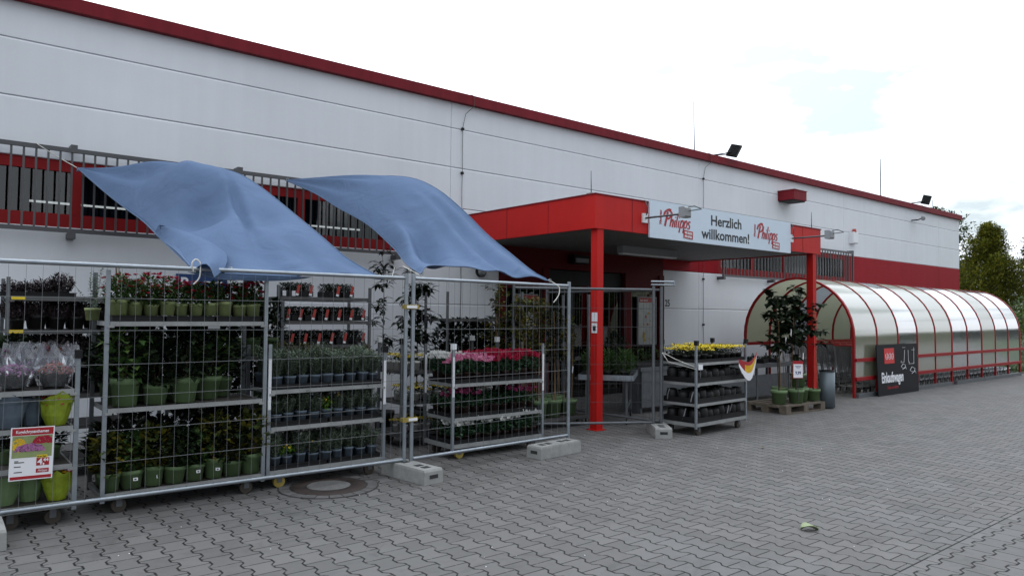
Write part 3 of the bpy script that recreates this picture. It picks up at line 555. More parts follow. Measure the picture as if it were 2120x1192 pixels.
# ------------------------------------------------------------------ fences
def fence(p,q,label,hz=2.03,zb=.13,seed=1,ext=.0,wm='wire',pm='galv'):
    p=Vector((*p,0)); q=Vector((*q,0)); d=q-p; L=d.length; a=math.atan2(d.y,d.x); f=thing('site_fence',label,'fence',p,a)
    for x in (0,L): b=MB(); b.tube((x,0,.1 if hz>1.9 else 0),(x,0,hz),.021,12); b.build('post',pm,f)
    for z in (zb+.03,hz-.05): b=MB(); b.tube((.02,0,z),(L-.02,0,z),.018,10); b.build('rail',pm,f)
    r_=random.Random(seed); b=MB(); x=.1
    while x<L-.04:
        dx=r_.uniform(-.006,.006); b.path([(x,-.012,zb+.03),(x+dx,-.012+r_.uniform(-.004,.004),.8),(x-dx,-.012,1.4),(x+dx*.5,-.012,hz-.05)],.0014,4); x+=.105
    for k in range(1,7):
        z=zb+.05+k*(hz-zb-.1)/7; sg=r_.uniform(-.012,.004)
        b.path([(.02,-.016,z),(L*.33,-.016,z+sg),(L*.66,-.016,z+sg*.7),(L-.02,-.016,z)],.0026,4)
    b.build('wire_mesh',wm,f); return f
fence((.28,6.42),(3.79,6.335),'long wire mesh fence panel at left in front of the plant trolleys',seed=2)
fence((3.87,6.33),(6.16,6.44),'shorter wire mesh fence panel in front of the cyclamen trolley',seed=3)
fence((7.83,6.50),(6.15,7.5),'wire mesh fence panel running left behind the near red post',seed=4,wm='wired',pm='galvd')
fence((7.96,6.47),(7.80,8.66),'wire mesh fence panel running back towards the store doors',seed=5,wm='wired',pm='galvd')
q=thing('fence_clamp','upper steel clamp joining the two front fence panels','clamp',(3.83,6.315,1.69)); b=MB(); b.box(-.085,.085,-.028,-.012,-.022,.022); b.box(-.085,-.06,-.012,.03,-.02,.02); b.build('jaw','castor',q); b=MB(); b.box(-.06,.06,-.034,-.0285,-.014,.014); b.build('plate','white',q)
q=thing('fence_clamp','lower steel clamp joining the two front fence panels','clamp',(3.83,6.315,.56)); b=MB(); b.box(-.085,.085,-.028,-.012,-.022,.022); b.box(-.085,-.06,-.012,.03,-.02,.02); b.build('jaw','castor',q); b=MB(); b.box(-.02,.08,-.034,-.0285,-.014,.014); b.build('plate','white',q)
q=thing('fence_stub','short double barred steel hook on top of the entrance fence posts','fence fitting',(7.9,6.48,2.05),rad(-30)); b=MB(); b.tube((-.1,0,0),(.24,0,0),.013,6); b.tube((-.1,0,.045),(.24,0,.045),.013,6); b.tube((.24,0,-.02),(.24,0,.06),.013,6); b.build('bar','galv',q)
def block(cx,cy_,rz,label,L=.70,Wd=.23,H=.14):
    k=thing('fence_foot_block',label,'concrete block',(cx,cy_,0),rz,None); l,w=L/2,Wd/2
    b=MB()
    # waisted body with chamfers; slots are dark plates painting in recess shade
    def ring(z,s): return [(-l*s,-w*s*.98,z),(-.1,-w*s,z),(.1,-w*s,z),(l*s,-w*s*.98,z),(l*s,w*s*.98,z),(.1,w*s,z),(-.1,w*s,z),(-l*s,w*s*.98,z)]
    R0=ring(.002,1.0);R1=ring(H-.02,.985);R2=ring(H,.95)
    b.add(R0+R1+R2,[tuple(j if 0 else x for x in (j,(j+1)%8,8+(j+1)%8,8+j)) for j in range(8)]+[(8+j,8+(j+1)%8,16+(j+1)%8,16+j) for j in range(8)]+[(7,6,5,4,3,2,1,0),(16,17,18,19,20,21,22,23)])
    b.build('body','conc',k)
    b=MB()
    for s in (-1,1): b=MB(); b.box(s*(l*.997)-.002,s*(l*.997)+.002,-.05,.05,.055,.09); b.build('slot','dconc',k)
    for xx in (-.22,-.11,.11,.22): b=MB(); b.box(xx-.035,xx+.035,-.04,.04,H+.0005,H+.003); b.build('slot','dconc',k)
block(3.80,6.20,rad(96),'concrete foot block under the joint of the two front fence panels'); block(5.75,6.24,rad(6),'concrete foot block beneath the right end of the front fence'); block(.38,6.33,rad(90),'concrete foot block at the left edge of the picture'); block(7.86,6.42,rad(50),'concrete foot block under the entrance fence posts',.66)
# manhole
mhx,mhy=3.0,6.36
q=thing('manhole_cover','round manhole with rusty iron ring and concrete centre','manhole cover',(mhx,mhy,0))
b=MB(); b.lathe([(.20,.004),(.20,.014),(.335,.014),(.345,.004)],48); b.build('ring','iron',q); b=MB(); b.disc((0,0,.012),.2,(0,0,1),40); b.v=[(v[0],v[1],v[2]) for v in b.v]; b.build('centre','mhc',q)
b=MB(); rr=random.Random(8)
for ring_,(r0,r1,nn) in enumerate(((.36,.45,22),)):
    for k in range(nn):
        a0=2*PI*(k+.05)/nn; a1=2*PI*(k+.95)/nn; h=rr.uniform(.006,.01)
        vs=[(r*math.cos(a),r*math.sin(a),z) for z in (.001,h) for r,a in ((r0,a0),(r1,a0),(r1,a1),(r0,a1))]; b.add(vs,[(4,5,6,7),(0,1,5,4),(1,2,6,5),(2,3,7,6),(3,0,4,7)])
b.cur=1; b.lathe([(.345,.0035),(.46,.0035)],48); o=b.build('sett_ring',['sett','dconc'],q)
# ------------------------------------------------------------------ sails
def interp(pts,t):
    d=[0]
    for a,b_ in zip(pts,pts[1:]): d.append(d[-1]+(Vector(b_)-Vector(a)).length)
    T=t*d[-1]
    for i in range(len(pts)-1):
        if T<=d[i+1] or i==len(pts)-2:
            u=(T-d[i])/(d[i+1]-d[i]) if d[i+1]>d[i] else 0; n_=len(pts)
            p0,p1,p2,p3=[Vector(pts[j]) for j in (max(i-1,0),i,i+1,min(i+2,n_-1))]
            return .5*((2*p1)+(-p0+p2)*u+(2*p0-5*p1+4*p2-p3)*u*u+(-p0+3*p1-3*p2+p3)*u**3)
def sail(name,L,R,Bt,disp,label,ns=70,nt=70,th=.004):
    vs=[]
    for i in range(ns+1):
        s=i/ns; a=interp(L,s); c=interp(R,s)
        for j in range(nt+1):
            t=j/nt; p=a.lerp(c,t); bb=interp(Bt,t)-Vector(L[-1]).lerp(Vector(R[-1]),t); p=p+bb*s**3+Vector(disp(s,t))
            vs.append(p)
    m=nt+1; hem=[[vs[i*m] for i in range(ns+1)],[vs[i*m+nt] for i in range(ns+1)],[vs[ns*m+j] for j in range(nt+1)]]
    b=MB(); b.add(vs,[(i*m+j,(i+1)*m+j,(i+1)*m+j+1,i*m+j+1) for i in range(ns) for j in range(nt)],True)
    T=thing(name,label,'shade sail',(0,0,0))
    for hp in hem:
        hb=MB(); hb.path([Vector(p) for p in hp[1::2]],.0075,6); hb.build('hem','hem',T)
    for c_ in (vs[1*m+nt//2],vs[ns*m],vs[ns*m+nt]):
        hb=MB(); 
        for k in range(10): a0=2*PI*k/10; a1=2*PI*(k+1)/10; hb.tube((c_.x+.02*math.cos(a0),c_.y-.01,c_.z+.02*math.sin(a0)),(c_.x+.02*math.cos(a1),c_.y-.01,c_.z+.02*math.sin(a1)),.004,4)
        hb.build('eyelet','galv',T)
    o=b.build('cloth','sail',T); md=o.modifiers.new('thickness','SOLIDIFY'); md.thickness=th; return T
gs=lambda x,c,w: math.exp(-((x-c)/w)**2)
L1=[(1.4,10.05,3.34),(1.6,9.5,3.01),(1.77,8.9,2.71),(1.86,8.2,2.44),(1.85,7.4,2.22),(1.76,6.4,1.98)]
R1=[(1.4,10.05,3.34),(2.02,9.7,3.31),(2.58,9.1,3.37),(2.77,8.6,3.26),(2.91,8.2,3.08),(3.07,7.6,2.73),(3.18,7.1,2.44),(3.32,6.7,2.17),(3.56,6.38,1.96)]
B1=[(1.76,6.4,1.98),(1.96,6.42,1.91),(2.61,6.42,1.95),(3.08,6.42,2.0),(3.56,6.38,1.96)]
def d1(s,t):
    e=math.sin(PI*t); z=.20*e*math.sin(PI*min(s*1.1,1))
    z+=.22*gs(s,.43,.10)*gs(t,.42,.27) -.24*gs(s,.60,.07)*gs(t,.40,.22)+.04*gs(s,.80,.07)*gs(t,.45,.3)
    q=(t-.60)*.8+(s-.66)*.6; z-=.09*gs(q,0,.03)*gs((t-.60)*.6-(s-.66)*.8,0,.17)*1.0
    z+=.05*e*math.sin(s*17+t*7)*gs(t,.65,.25)*min(1,(1-s)*4); z-=.05*gs(s,.72,.05)*gs(t,.72,.14)
    z+=.05*math.sin(t*11+2*s)*gs(s,.24,.13)*e
    z+=.02*math.sin(t*26+s*6)*gs(s,.92,.12)*e
    return (0,-.4*z,z)
SA=sail('shade_sail',L1,R1,B1,d1,'left billowing blue shade sail tied between window grille and fence')
b=MB(); fl=[]  # folded hem flap at the lower left corner
for i in range(13):
    s=i/12; a=interp([(1.86,8.2,2.43),(1.84,7.4,2.20),(1.76,6.41,1.97)],s); c=a+Vector((.36*math.sin(PI*s*.9)+.02,-.14,.10*math.sin(PI*s)-.06*s))
    for j in range(7): t=j/6; fl.append(a.lerp(c,t)+Vector((0,-.07*math.sin(PI*t),.08*math.sin(PI*t))))
b.add(fl,[(i*7+j,(i+1)*7+j,(i+1)*7+j+1,i*7+j+1) for i in range(12) for j in range(6)],True); b.build('folded_hem','sail',SA)
b=MB(); fl=[]
for i in range(17):
    s=i/16; a=Vector((1.72+1.1*s,6.395,1.955-.0*s)); h=.055*math.sin(PI*s)**.7
    for j in range(4): fl.append(a+Vector((0,.03*j/3,-h*j/3)))
b.add(fl,[(i*4+j,(i+1)*4+j,(i+1)*4+j+1,i*4+j+1) for i in range(16) for j in range(3)],True); b.build('hanging_edge','sail',SA)
L2=[(3.98,10.05,3.51),(4.22,9.6,3.3),(4.35,9.1,3.05),(4.48,8.5,2.78),(4.5,7.9,2.45),(4.29,7.2,2.2),(4.0,6.4,2.03)]
R2s=[(3.98,10.05,3.51),(4.58,9.6,3.56),(5.09,9.1,3.58),(5.33,8.7,3.51),(5.47,8.3,3.31),(5.6,7.9,3.0),(5.7,7.5,2.66),(5.71,7.0,2.38),(5.72,6.6,2.15),(5.82,6.42,2.04)]
B2=[(4.0,6.4,2.03),(4.15,6.5,2.13),(4.55,6.6,2.16),(4.92,6.55,2.13),(5.3,6.5,2.08),(5.82,6.42,2.04)]
def d2(s,t):
    e=math.sin(PI*t); z=.17*e*math.sin(PI*min(s*1.15,1))
    k=max(0,(s-.45)/.55); z+=.07*k*math.sin(t*27-3*s)*gs(t,.74,.26)*min(1,(1-s)*5+.35)
    z-=.20*gs(s,.78,.13)*gs(t,.30,.12); z+=.10*gs(s,.66,.12)*gs(t,.12,.08)
    z+=.03*math.sin(t*18)*gs(s,.2,.12)*e
    return (0,-.4*z,z)
SB=sail('shade_sail',L2,R2s,B2,d2,'right billowing blue shade sail reaching towards the red canopy')
for lb,pts in (('white rope loop tying the left sail to the fence rail',[(1.75,6.36,1.96),(1.73,6.34,2.02),(1.76,6.34,2.06),(1.80,6.35,2.03),(1.80,6.34,1.96),(1.79,6.34,1.90),(1.75,6.35,1.85)]),
  ('thin white tie from the left sail tip to the fence rail',[(3.54,6.38,1.97),(3.60,6.35,1.955),(3.63,6.36,1.98),(3.66,6.35,2.08),(3.62,6.34,1.97)]),
  ('thin white tie at the near corner of the right sail',[(3.90,6.6,2.12),(3.98,6.42,2.03),(4.04,6.37,1.98),(4.06,6.36,1.93)]),
  ('loose white cord hanging at the right end of the fence rail',[(5.80,6.42,2.04),(5.92,6.42,1.99),(5.96,6.40,1.95),(5.94,6.39,1.86),(5.86,6.39,1.77)]),
  ('white cord tying the left sail to the window grille',[(1.4,10.05,3.34),(1.2,10.08,3.45),(1.0,10.05,3.56),(.98,10.05,3.58)])):
    pp=[interp(pts,i/16) for i in range(17)]; b=MB(); b.path(pp,.006 if 'thin' not in lb else .004,5); single(b,'tie_cord','rope',lb,'cord')
# ------------------------------------------------------------------ flower trolleys
TRI=0
def cc(label,x0,y0,w,d,h,shelves,base=.17,caps=None,rz=0,strips=(),tags=(),lip=.035,yc=(),dk=False):  # dk: rear trolleys take the darkened steels as painted shade
    T=thing('plant_trolley',label,'plant trolley',(x0,y0,0),rz)
    for i,(x,y) in enumerate(((0,0),(w,0),(0,d),(w,d))):
        b=MB(); hh=h[i] if isinstance(h,(list,tuple)) else h
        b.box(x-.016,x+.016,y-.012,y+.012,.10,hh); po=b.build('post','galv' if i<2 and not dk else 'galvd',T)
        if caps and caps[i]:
            b=MB(); b.box(x-.025,x+.025,y-.03,y+.02,hh-.045,hh+.02); b.build('cap',{'w':'white','k':'blackm'}[caps[i]],po)
        if i in strips: b=MB(); b.box(x-.014,x+.014,y-.0145,y-.0125,hh*.55,hh*.9); b.build('label_strip','white',po)
    b=MB(); b.box(.017,w-.017,-.012,.012,base-.045,base); b.box(.017,w-.017,d-.012,d+.012,base-.045,base); b.box(-.012,.012,.013,d-.013,base-.045,base); b.box(w-.012,w+.012,.013,d-.013,base-.045,base)
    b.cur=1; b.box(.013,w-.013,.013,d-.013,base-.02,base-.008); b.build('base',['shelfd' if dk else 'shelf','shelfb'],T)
    for z in shelves:
        b=MB(); b.box(.02,w-.02,-.014,.0,z-lip,z+.002); b.box(.02,w-.02,d,d+.012,z-lip,z+.002); b.box(.018,.03,.0,d,z-lip,z); b.box(w-.03,w-.018,.0,d,z-lip,z)
        b.box(-.0,.05,-.02,-.014,z-lip-.012,z-lip+.008); b.box(w-.05,w,-.02,-.014,z-lip-.012,z-lip+.008)
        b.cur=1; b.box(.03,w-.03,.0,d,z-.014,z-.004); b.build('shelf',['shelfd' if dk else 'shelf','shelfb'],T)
    for i,(x,y) in enumerate(((.13,.06),(w-.13,.06),(.13,d-.06),(w-.13,d-.06))):
        b=MB(); b.box(x-.03,x+.03,y-.03,y+.03,base-.052,base-.046); b.box(x-.022,x+.022,y-.03,y-.024,.05,base-.052); b.box(x-.022,x+.022,y+.024,y+.03,.05,base-.052); c=b.build('castor','galvd',T)
        b=MB(); b.tube((x,y-.02,.055),(x,y+.02,.055),.054,16); b.build('wheel','castor' if i in yc else 'castord',c)
    for j,(tx,tz,m,tw,thh) in enumerate(tags): b=MB(); b.box(tx-tw/2,tx+tw/2,-.022,-.0155,tz-thh/2,tz+thh/2); b.build('price_tag',m,T)
    return T
def potmesh(r,h,m,rim=True,n_=18,soil=True):
    b=MB(); k=r*.78
    b.lathe([(0,.002),(k,.002),(r*.93,h*.78),(r,h*.78),(r*1.02,h),(r*.94,h),(r*.90,h*.88)],n_); b.cur=1; b.disc((0,0,h*.88),r*.9,(0,0,1),n_); return b.mesh('pot',[m,'soil'])
def rv(r,z=0): t=r.uniform(0,2*PI); return Vector((math.cos(t),math.sin(t),z))
def bushmesh(seed,R,H,z0,n_,L,Wd,m,stems=5,dark=0):
    r=random.Random(seed); b=MB()
    for k in range(n_):
        u=r.random(); d=rv(r); rr=R*math.sqrt(r.uniform(.15,1)); z=z0+H*u; sc=math.sin(PI*(.15+.8*u))**.6; p=d*rr*sc+Vector((0,0,z))
        dd=(d*r.uniform(.3,1)+Vector((r.uniform(-.5,.5),r.uniform(-.5,.5),r.uniform(-.2,.8)))); b.leaf(p,dd,L*r.uniform(.6,1.2),Wd*r.uniform(.7,1.1))
    me=b.mesh('foliage',m); b=MB()
    for k in range(stems):
        d=rv(r)*R*r.uniform(.1,.5); b.tube((0,0,z0*.8),(d.x,d.y,z0+H*r.uniform(.5,.9)),R*.02+.0015,5,.001)
    return me,b.mesh('stem','stem')
def sprigmesh(seed,n_,H,spread,L,Wd,m,per=14,z0=.08):
    r=random.Random(seed); b=MB()
    for k in range(n_):
        d=rv(r); tip=Vector((d.x*spread*r.uniform(.1,1),d.y*spread*r.uniform(.1,1),z0+H*r.uniform(.55,1))); base=Vector((d.x*.02,d.y*.02,z0))
        for j in range(per):
            t=(j+1)/per; p=base.lerp(tip,t)+Vector((0,0,.02*math.sin(PI*t))); b.leaf(p,rv(r,r.uniform(.2,.9)),L*(1.15-.5*t)*r.uniform(.8,1.2),Wd)
        b.tube(base,tip,.0012,3,.0008,False)
    return b.mesh('foliage',m)
def flowers(seed,n_,R,z,dz,rad_,m,kind='disc',H=.0):
    r=random.Random(seed); b=MB()
    for k in range(n_):
        d=rv(r); q=R*math.sqrt(r.random()); zz=z+dz*r.uniform(-1,1)+H*(1-(q/R)**2); p=Vector((d.x*q,d.y*q,zz))
        if kind=='disc': b.disc(p,rad_*r.uniform(.75,1.15),(d.x*q/R*.8+r.uniform(-.4,.4),d.y*q/R*.8+r.uniform(-.4,.4)-.25,1),8,rad_*.35)
        elif kind=='cyc':
            for j in range(4): a=PI/2*j+r.random(); b.leaf(p,(math.cos(a)*.55,math.sin(a)*.55,1),rad_*2,rad_*1.3,(math.cos(a+1.5),math.sin(a+1.5),0),.3)
        else:
            for j in range(7): a=r.uniform(0,2*PI); b.leaf(p,(math.cos(a),math.sin(a),r.uniform(.1,1)),rad_*1.1,rad_*1.0,fold=.3)
    return b.mesh('flowers',m)
def kind(pots,fols,flos): # variant trees
    out=[]
    for i in range(len(fols)):
        t=[('pot',pots,[])] if pots else []
        t.append(('foliage',fols[i],[])); 
        if flos and flos[i]: t.append(('flowers',flos[i],[]))
        out.append(t)
    return out
pl=potmesh(.062,.105,'limepot'); pg=potmesh(.115,.20,'pot'); pbl=potmesh(.052,.085,'bluepot'); pbk=potmesh(.055,.09,'blackpot'); ptr=potmesh(.055,.09,'terra'); pgl=potmesh(.15,.27,'pot',n_=24)
rose=kind(pl,[bushmesh(i,.10,.18,.08,260,.042,.026,'leaf' if i!=2 else 'yleaf')[0] for i in range(4)],[flowers(i,(20,10,15,22)[i],.105,.215,.07,.023,('fcrim','fcrim','fcrim','fred')[i],'ball') for i in range(4)])
rosew=kind(pl,[bushmesh(9,.085,.22,.09,150,.045,.026,'leaf')[0]],[flowers(9,4,.06,.31,.04,.018,'fwhite','ball')])
bigA=[[('pot',pg,[]),('foliage',f,[]),('stem',s,[])] for f,s in [bushmesh(20+i,.19,(.40,.44,.40,.42)[i],.19,(230,330,230,260)[i],.10,.062,('leaf','dleaf','dleaf','yleaf')[i]) for i in range(4)]]
herbK=kind(pbl,[sprigmesh(30+i,42,.16+.02*i,.11,.045,.013,'herb') for i in range(4)],None)
herbY=kind(pbl,[bushmesh(41,.065,.10,.07,70,.035,.024,'lime')[0]],[flowers(41,4,.05,.18,.02,.014,'forg')])
herbZ=kind(pbl,[sprigmesh(44,28,.14,.085,.04,.011,'herb')],[flowers(42,4,.04,.20,.02,.013,'forg')])
cycK={c:kind(ptr,[bushmesh(50+i,.09,.12,.075,120,.05,.045,'cyc')[0] for i in range(3)],[flowers(50+i,nf,.085,.23,.025,.019,m,'cyc') for i in range(3)]) for c,m,nf in (('red','fred',26),('pink','fpink',22),('magenta','fmag',8),('white','fwhite',26))}
chrK={c:kind(pbk if c!='potted' else potmesh(.055,.10,'fwhite'),[bushmesh(60+i,.085,.09,.08,90,.03,.016,'dleaf')[0] for i in range(3)],[flowers(60+i,44,.088,.165,.012,.0125,m,H=.008) for i in range(3)]) for c,m in (('yellow','fyel'),('white','fwhite'),('potted','fyel'))}
def heathmesh(seed,m,n_=150,R=.085,H=.14,z0=.075):
    r=random.Random(seed); b=MB()
    for k in range(n_):
        d=rv(r); q=R*math.sqrt(r.random()); h=H*(1-.4*(q/R)**2)*r.uniform(.6,1.1); p=Vector((d.x*q*.8,d.y*q*.8,z0)); t=Vector((d.x*q*1.15,d.y*q*1.15,z0+h))
        for j in range(5): b.leaf(p.lerp(t,(j+.4)/5),rv(r,1.3),h*.28,.012)
    return b.mesh('foliage',m)
heK=kind(pbk,[heathmesh(70+i,'heath') for i in range(3)],None)
hbK=kind(pbk,[heathmesh(75+i,'heathb',150,.09,.15) for i in range(3)],None)
RN=random.Random(77)
def rows(T,K,name,cat,desc,where,x0,x1,nx,y0,y1,ny,z,grp,sc=1,fn=None,jit=.006):
    """potted plants set out on a shelf; T=(origin x,y,rz)"""
    ox,oy,rz=T
    for j in range(ny):
        for i in range(nx):
            x=x0+(x1-x0)*(i+.5)/nx+RN.uniform(-jit,jit); y=y0+(y1-y0)*((j+.5)/ny)+RN.uniform(-jit,jit)
            c,s=math.cos(rz),math.sin(rz); k=K; dn=desc
            if fn:
                r_=fn(i,j)
                if r_ is None: continue
                k,dn=r_
            lb='%s, %s from left, %s row, %s'%(dn,ORD[i],('front','second','third','fourth')[j],where); gp=grp
            inst(name,RN.choice(k),(ox+c*x-s*y,oy+s*x+c*y,z),RN.uniform(0,6.28),sc*RN.uniform(.93,1.07),lb,cat,gp)
def tray(T,x0,x1,y0,y1,z,label,grp=None,h=.045,m='blackm'):
    ox,oy,rz=T; c,s=math.cos(rz),math.sin(rz); b=MB(); w=x1-x0; d=y1-y0
    b.box(0,w,0,.006,0,h); b.box(0,w,d-.006,d,0,h); b.box(0,.006,.006,d-.006,0,h); b.box(w-.006,w,.006,d-.006,0,h); b.box(.006,w-.006,.006,d-.006,0,.004)
    b.box(-.006,w+.006,-.006,0,h-.008,h)
    single(b,'plant_tray',m,label,'tray',grp,(ox+c*x0-s*y0,oy+s*x0+c*y0,z),rz)
# T1 rose / green pot trolley
T1=(1.15,6.52,0); cc('tall plant trolley with roses on top and green pots below',1.15,6.52,1.28,.56,1.95,[.84,1.535],tags=((.82,1.49,'lamp',.1,.03),))
rows(T1,rose,'potted_rose','potted rose','red rose in lime pot','top shelf, tall trolley',.04,1.25,10,.02,.34,2,1.585,'potted roses on the tall trolley',1.05,
     lambda i,j:(rosew,'white rose in lime pot') if (i==7 and j==0) else (rose,'red rose in lime pot'))
for k in range(3): tray(T1,.04+.405*k,.43+.405*k,.02,.36,1.538,('left','middle','right')[k]+' dark tray under the roses on the tall trolley')
for i,(x,kd,lb) in enumerate(((.17,0,'first'),(.40,1,'second'),(.63,2,'third'),(.86,0,'fourth'))):
    inst('potted_shrub',bigA[kd],(1.15+x,6.52+(.14 if i!=3 else .3),.842),i,1.02 if i!=1 else .95,lb+' green potted shrub from left on the middle shelf, tall trolley','potted shrub','green pot shrubs on the tall trolley middle shelf')
for i in range(8):
    inst('potted_shrub',bigA[(3,0,3,1,0,3,1,3)[i]],(1.15+.07+i*.163,6.52+.12,.17),i*1.3,.80,ORD[i]+' green potted shrub from left on the base of the tall trolley','potted shrub','green potted shrubs on the tall trolley base')
    if i in (1,2,4,5):
        q=thing('pot_label','small white sticker on the %s green pot of the tall trolley base'%ORD[i],'sticker',(1.15+.07+i*.163+.012,6.52+.12-.088,.25)); b=MB(); R=Matrix.Rotation(rad((-60,0,70,0,15,-5)[i]),3,'Z')@Matrix.Rotation(rad(-10),3,'X'); b.box(-.018,.018,-.002,.002,-.01,.014,R); b.build('paper','paper',q); b=MB(); b.box(-.009,.006,-.004,-.0022,-.004,.006,R); b.build('print','ink',q)
for i in range(6): inst('potted_shrub',bigA[1],(1.15+.1+i*.2,6.52+.40,.17),i*2.1,.85,ORD[i]+' dark shrub from left in the back row, tall trolley base','potted shrub','dark shrubs at the back of the tall trolley base')
for i in range(5): inst('potted_shrub',bigA[1],(1.15+.14+i*.22,6.52+.44,.842),i*2.1,.95,ORD[i]+' dark shrub from left in the back row, tall trolley middle shelf','potted shrub','dark shrubs at the back of the tall trolley middle shelf')
# T2 herb trolley
T2=(2.49,6.56,0); cc('low plant trolley of grey green herbs in blue grey pots',2.49,6.56,1.19,.56,[1.33,1.27,1.30,1.30],[.565,.905],yc=(0,),strips=(0,1),caps=('','k','',''))
def f2(i,j):
    if j==0 and i in (1,):return herbY,'bright green plant with orange flowers'
    if j==0 and i in (3,):return herbZ,'grey herb with orange flowers'
    return herbK,'grey green herb in blue grey pot'
def f2b(i,j):
    if j==0 and i==4:return herbY,'bright green plant with orange flowers'
    if j==0 and i==5:return herbZ,'grey herb with orange flowers'
    return herbK,'grey green herb in blue grey pot'
def f2c(i,j):
    if j==0 and i==7:return herbY,'bright green plant with orange flowers'
    return herbK,'grey green herb in blue grey pot'
rows(T2,herbK,'potted_herb','potted herb','grey green herb in blue grey pot','top shelf, herb trolley',.03,1.16,9,.01,.52,4,.935,'herbs on the herb trolley top shelf',1.12)
rows(T2,herbK,'potted_herb','potted herb','','middle shelf, herb trolley',.03,1.16,9,.01,.40,3,.595,'herbs on the herb trolley middle shelf',1.0,f2b)
rows(T2,herbK,'potted_herb','potted herb','','base, herb trolley',.03,1.16,9,.01,.40,3,.20,'herbs on the herb trolley base',1.0,f2)
for z,w in ((.17,'base'),(.568,'middle shelf'),(.908,'top shelf')):
    tray(T2,.03,.58,.005,.5,z,'left black tray on the %s of the herb trolley'%w); tray(T2,.60,1.16,.005,.5,z,'right black tray on the %s of the herb trolley'%w)
# T3 cyclamen
T3=(4.60,6.66,0); cc('low plant trolley of red, pink and white cyclamens',4.60,6.66,1.33,.57,[1.27,1.27,1.27,1.30],[.46,.84],yc=(0,),caps=('w','','',''),strips=(0,1,2))
def f3(i,j): return (cycK['red'],'bright red cyclamen') if i>=4-(j>1) else (cycK['pink'] if j<2 else cycK['white'],'pink cyclamen' if j<2 else 'white cyclamen')
cycK['bud']=kind(ptr,[k[1][1] for k in cycK['red']],None)
def f3b(i,j): return (cycK['magenta'],'magenta cyclamen') if (i in (0,1,2,6,7,8) and j<2 and not (i==6 and j==1)) else (cycK['bud'],'leafy cyclamen without blooms')
rows(T3,None,'potted_cyclamen','potted cyclamen','','top shelf, cyclamen trolley',.03,1.29,9,.02,.55,4,.865,'cyclamens on the cyclamen trolley top shelf',1.08,f3)
rows(T3,None,'potted_cyclamen','potted cyclamen','','middle shelf, cyclamen trolley',.03,1.29,9,.02,.55,3,.485,'cyclamens on the cyclamen trolley middle shelf',1.05,f3b)
rows(T3,cycK['white'],'potted_cyclamen','potted cyclamen','white cyclamen','base, cyclamen trolley',.03,1.29,9,-.02,.5,3,.175,'cyclamens on the cyclamen trolley base',1.0)
for z,w in ((.17,'base'),(.463,'middle shelf'),(.843,'top shelf')):
    for k in range(2): tray(T3,.03+.64*k,.65+.64*k,.005,.55,z,('left','right')[k]+' black tray on the %s of the cyclamen trolley'%w)
# T0 bouquet trolley (short side to the fence)
T0=(.42,6.47,0); cc('narrow trolley of wrapped chrysanthemums at the left edge',.42,6.47,.53,1.3,1.3,[.45,.74,1.02],caps=('k','k','',''))
mound={c:bushmesh(80+i,.12,.07,.03,120,.03,.016,'dleaf')[0] for i,c in enumerate(('p',))}
def wrapped(x,y,z,c,lb,s=1,film=True):
    q=thing('wrapped_chrysanthemum',lb,'wrapped plant',(x,y,z)); q.scale=(s,s,s)
    b=MB(); b.lathe([(.07,0),(.09,.1),(.1,.11)],16); b.build('pot','blackpot',q); o=bpy.data.objects.new('foliage',mound['p']); COL.objects.link(o); o.parent=q; o.location=(0,0,.06)
    o=bpy.data.objects.new('flowers',flowers(int(x*100+z*10),170,.125,.12,.012,.011,c,H=.07)); COL.objects.link(o); o.parent=q
    if film:
        b=MB(); r_=random.Random(int(x*50)); n_=22; vs=[]
        for k,(rr,zz) in enumerate(((.10,.02),(.125,.09),(.15,.17),(.165,.24),(.14,.30))):
            for i in range(n_): a=2*PI*i/n_; w=1+.12*math.sin(i*2.9+k)*k/3+r_.uniform(-.05,.05); vs.append((rr*w*math.cos(a),rr*w*math.sin(a),zz+(r_.uniform(-.02,.06) if k==4 else 0)))
        b.add(vs,[(k*n_+i,k*n_+(i+1)%n_,(k+1)*n_+(i+1)%n_,(k+1)*n_+i) for k in range(4) for i in range(n_)]); b.build('film','film',q)
    return q
wrapped(.55,6.60,1.022,'fpurp','purple chrysanthemum in clear film, left on the top shelf of the left edge trolley'); wrapped(.81,6.60,1.022,'frust','rust coloured chrysanthemum in clear film, right on the top shelf of the left edge trolley')
wrapped(.66,6.88,1.022,'fpurp','purple chrysanthemum in film behind the front pair on the left edge trolley'); wrapped(.84,7.0,1.022,'fmag','magenta chrysanthemum in film at the back of the left edge trolley')
def limebag(x,y,z,lb,fl=True,m='limewrap',s=1):
    q=thing('gift_wrapped_plant',lb,'wrapped plant',(x,y,z)); q.scale=(s,s,s); b=MB(); r_=random.Random(int(x*90)); n_=18; vs=[]
    for k,(rr,zz) in enumerate(((.06,0),(.085,.07),(.10,.15),(.125,.20))):
        for i in range(n_): a=2*PI*i/n_; w=1+r_.uniform(-.07,.07)*(k>0); vs.append((rr*w*math.cos(a),rr*w*math.sin(a),zz+(.03*math.sin(3*a)+r_.uniform(-.02,.02) if k==3 else 0)))
    b.add(vs,[(k*n_+i,k*n_+(i+1)%n_,(k+1)*n_+(i+1)%n_,(k+1)*n_+i) for k in range(3) for i in range(n_)]); b.build('wrap',m,q)
    if fl:
        o=bpy.data.objects.new('flowers',flowers(int(x*77+z*5),40,.09,.19,.03,.02,['forg','fred','fpurp'][0])); COL.objects.link(o); o.parent=q
        o=bpy.data.objects.new('flowers',flowers(int(x*77+z*5)+1,40,.1,.18,.03,.016,'fcrim')); COL.objects.link(o); o.parent=q
        o=bpy.data.objects.new('flowers',flowers(int(x*77+z*5)+2,14,.08,.21,.02,.015,'fpurp')); COL.objects.link(o); o.parent=q
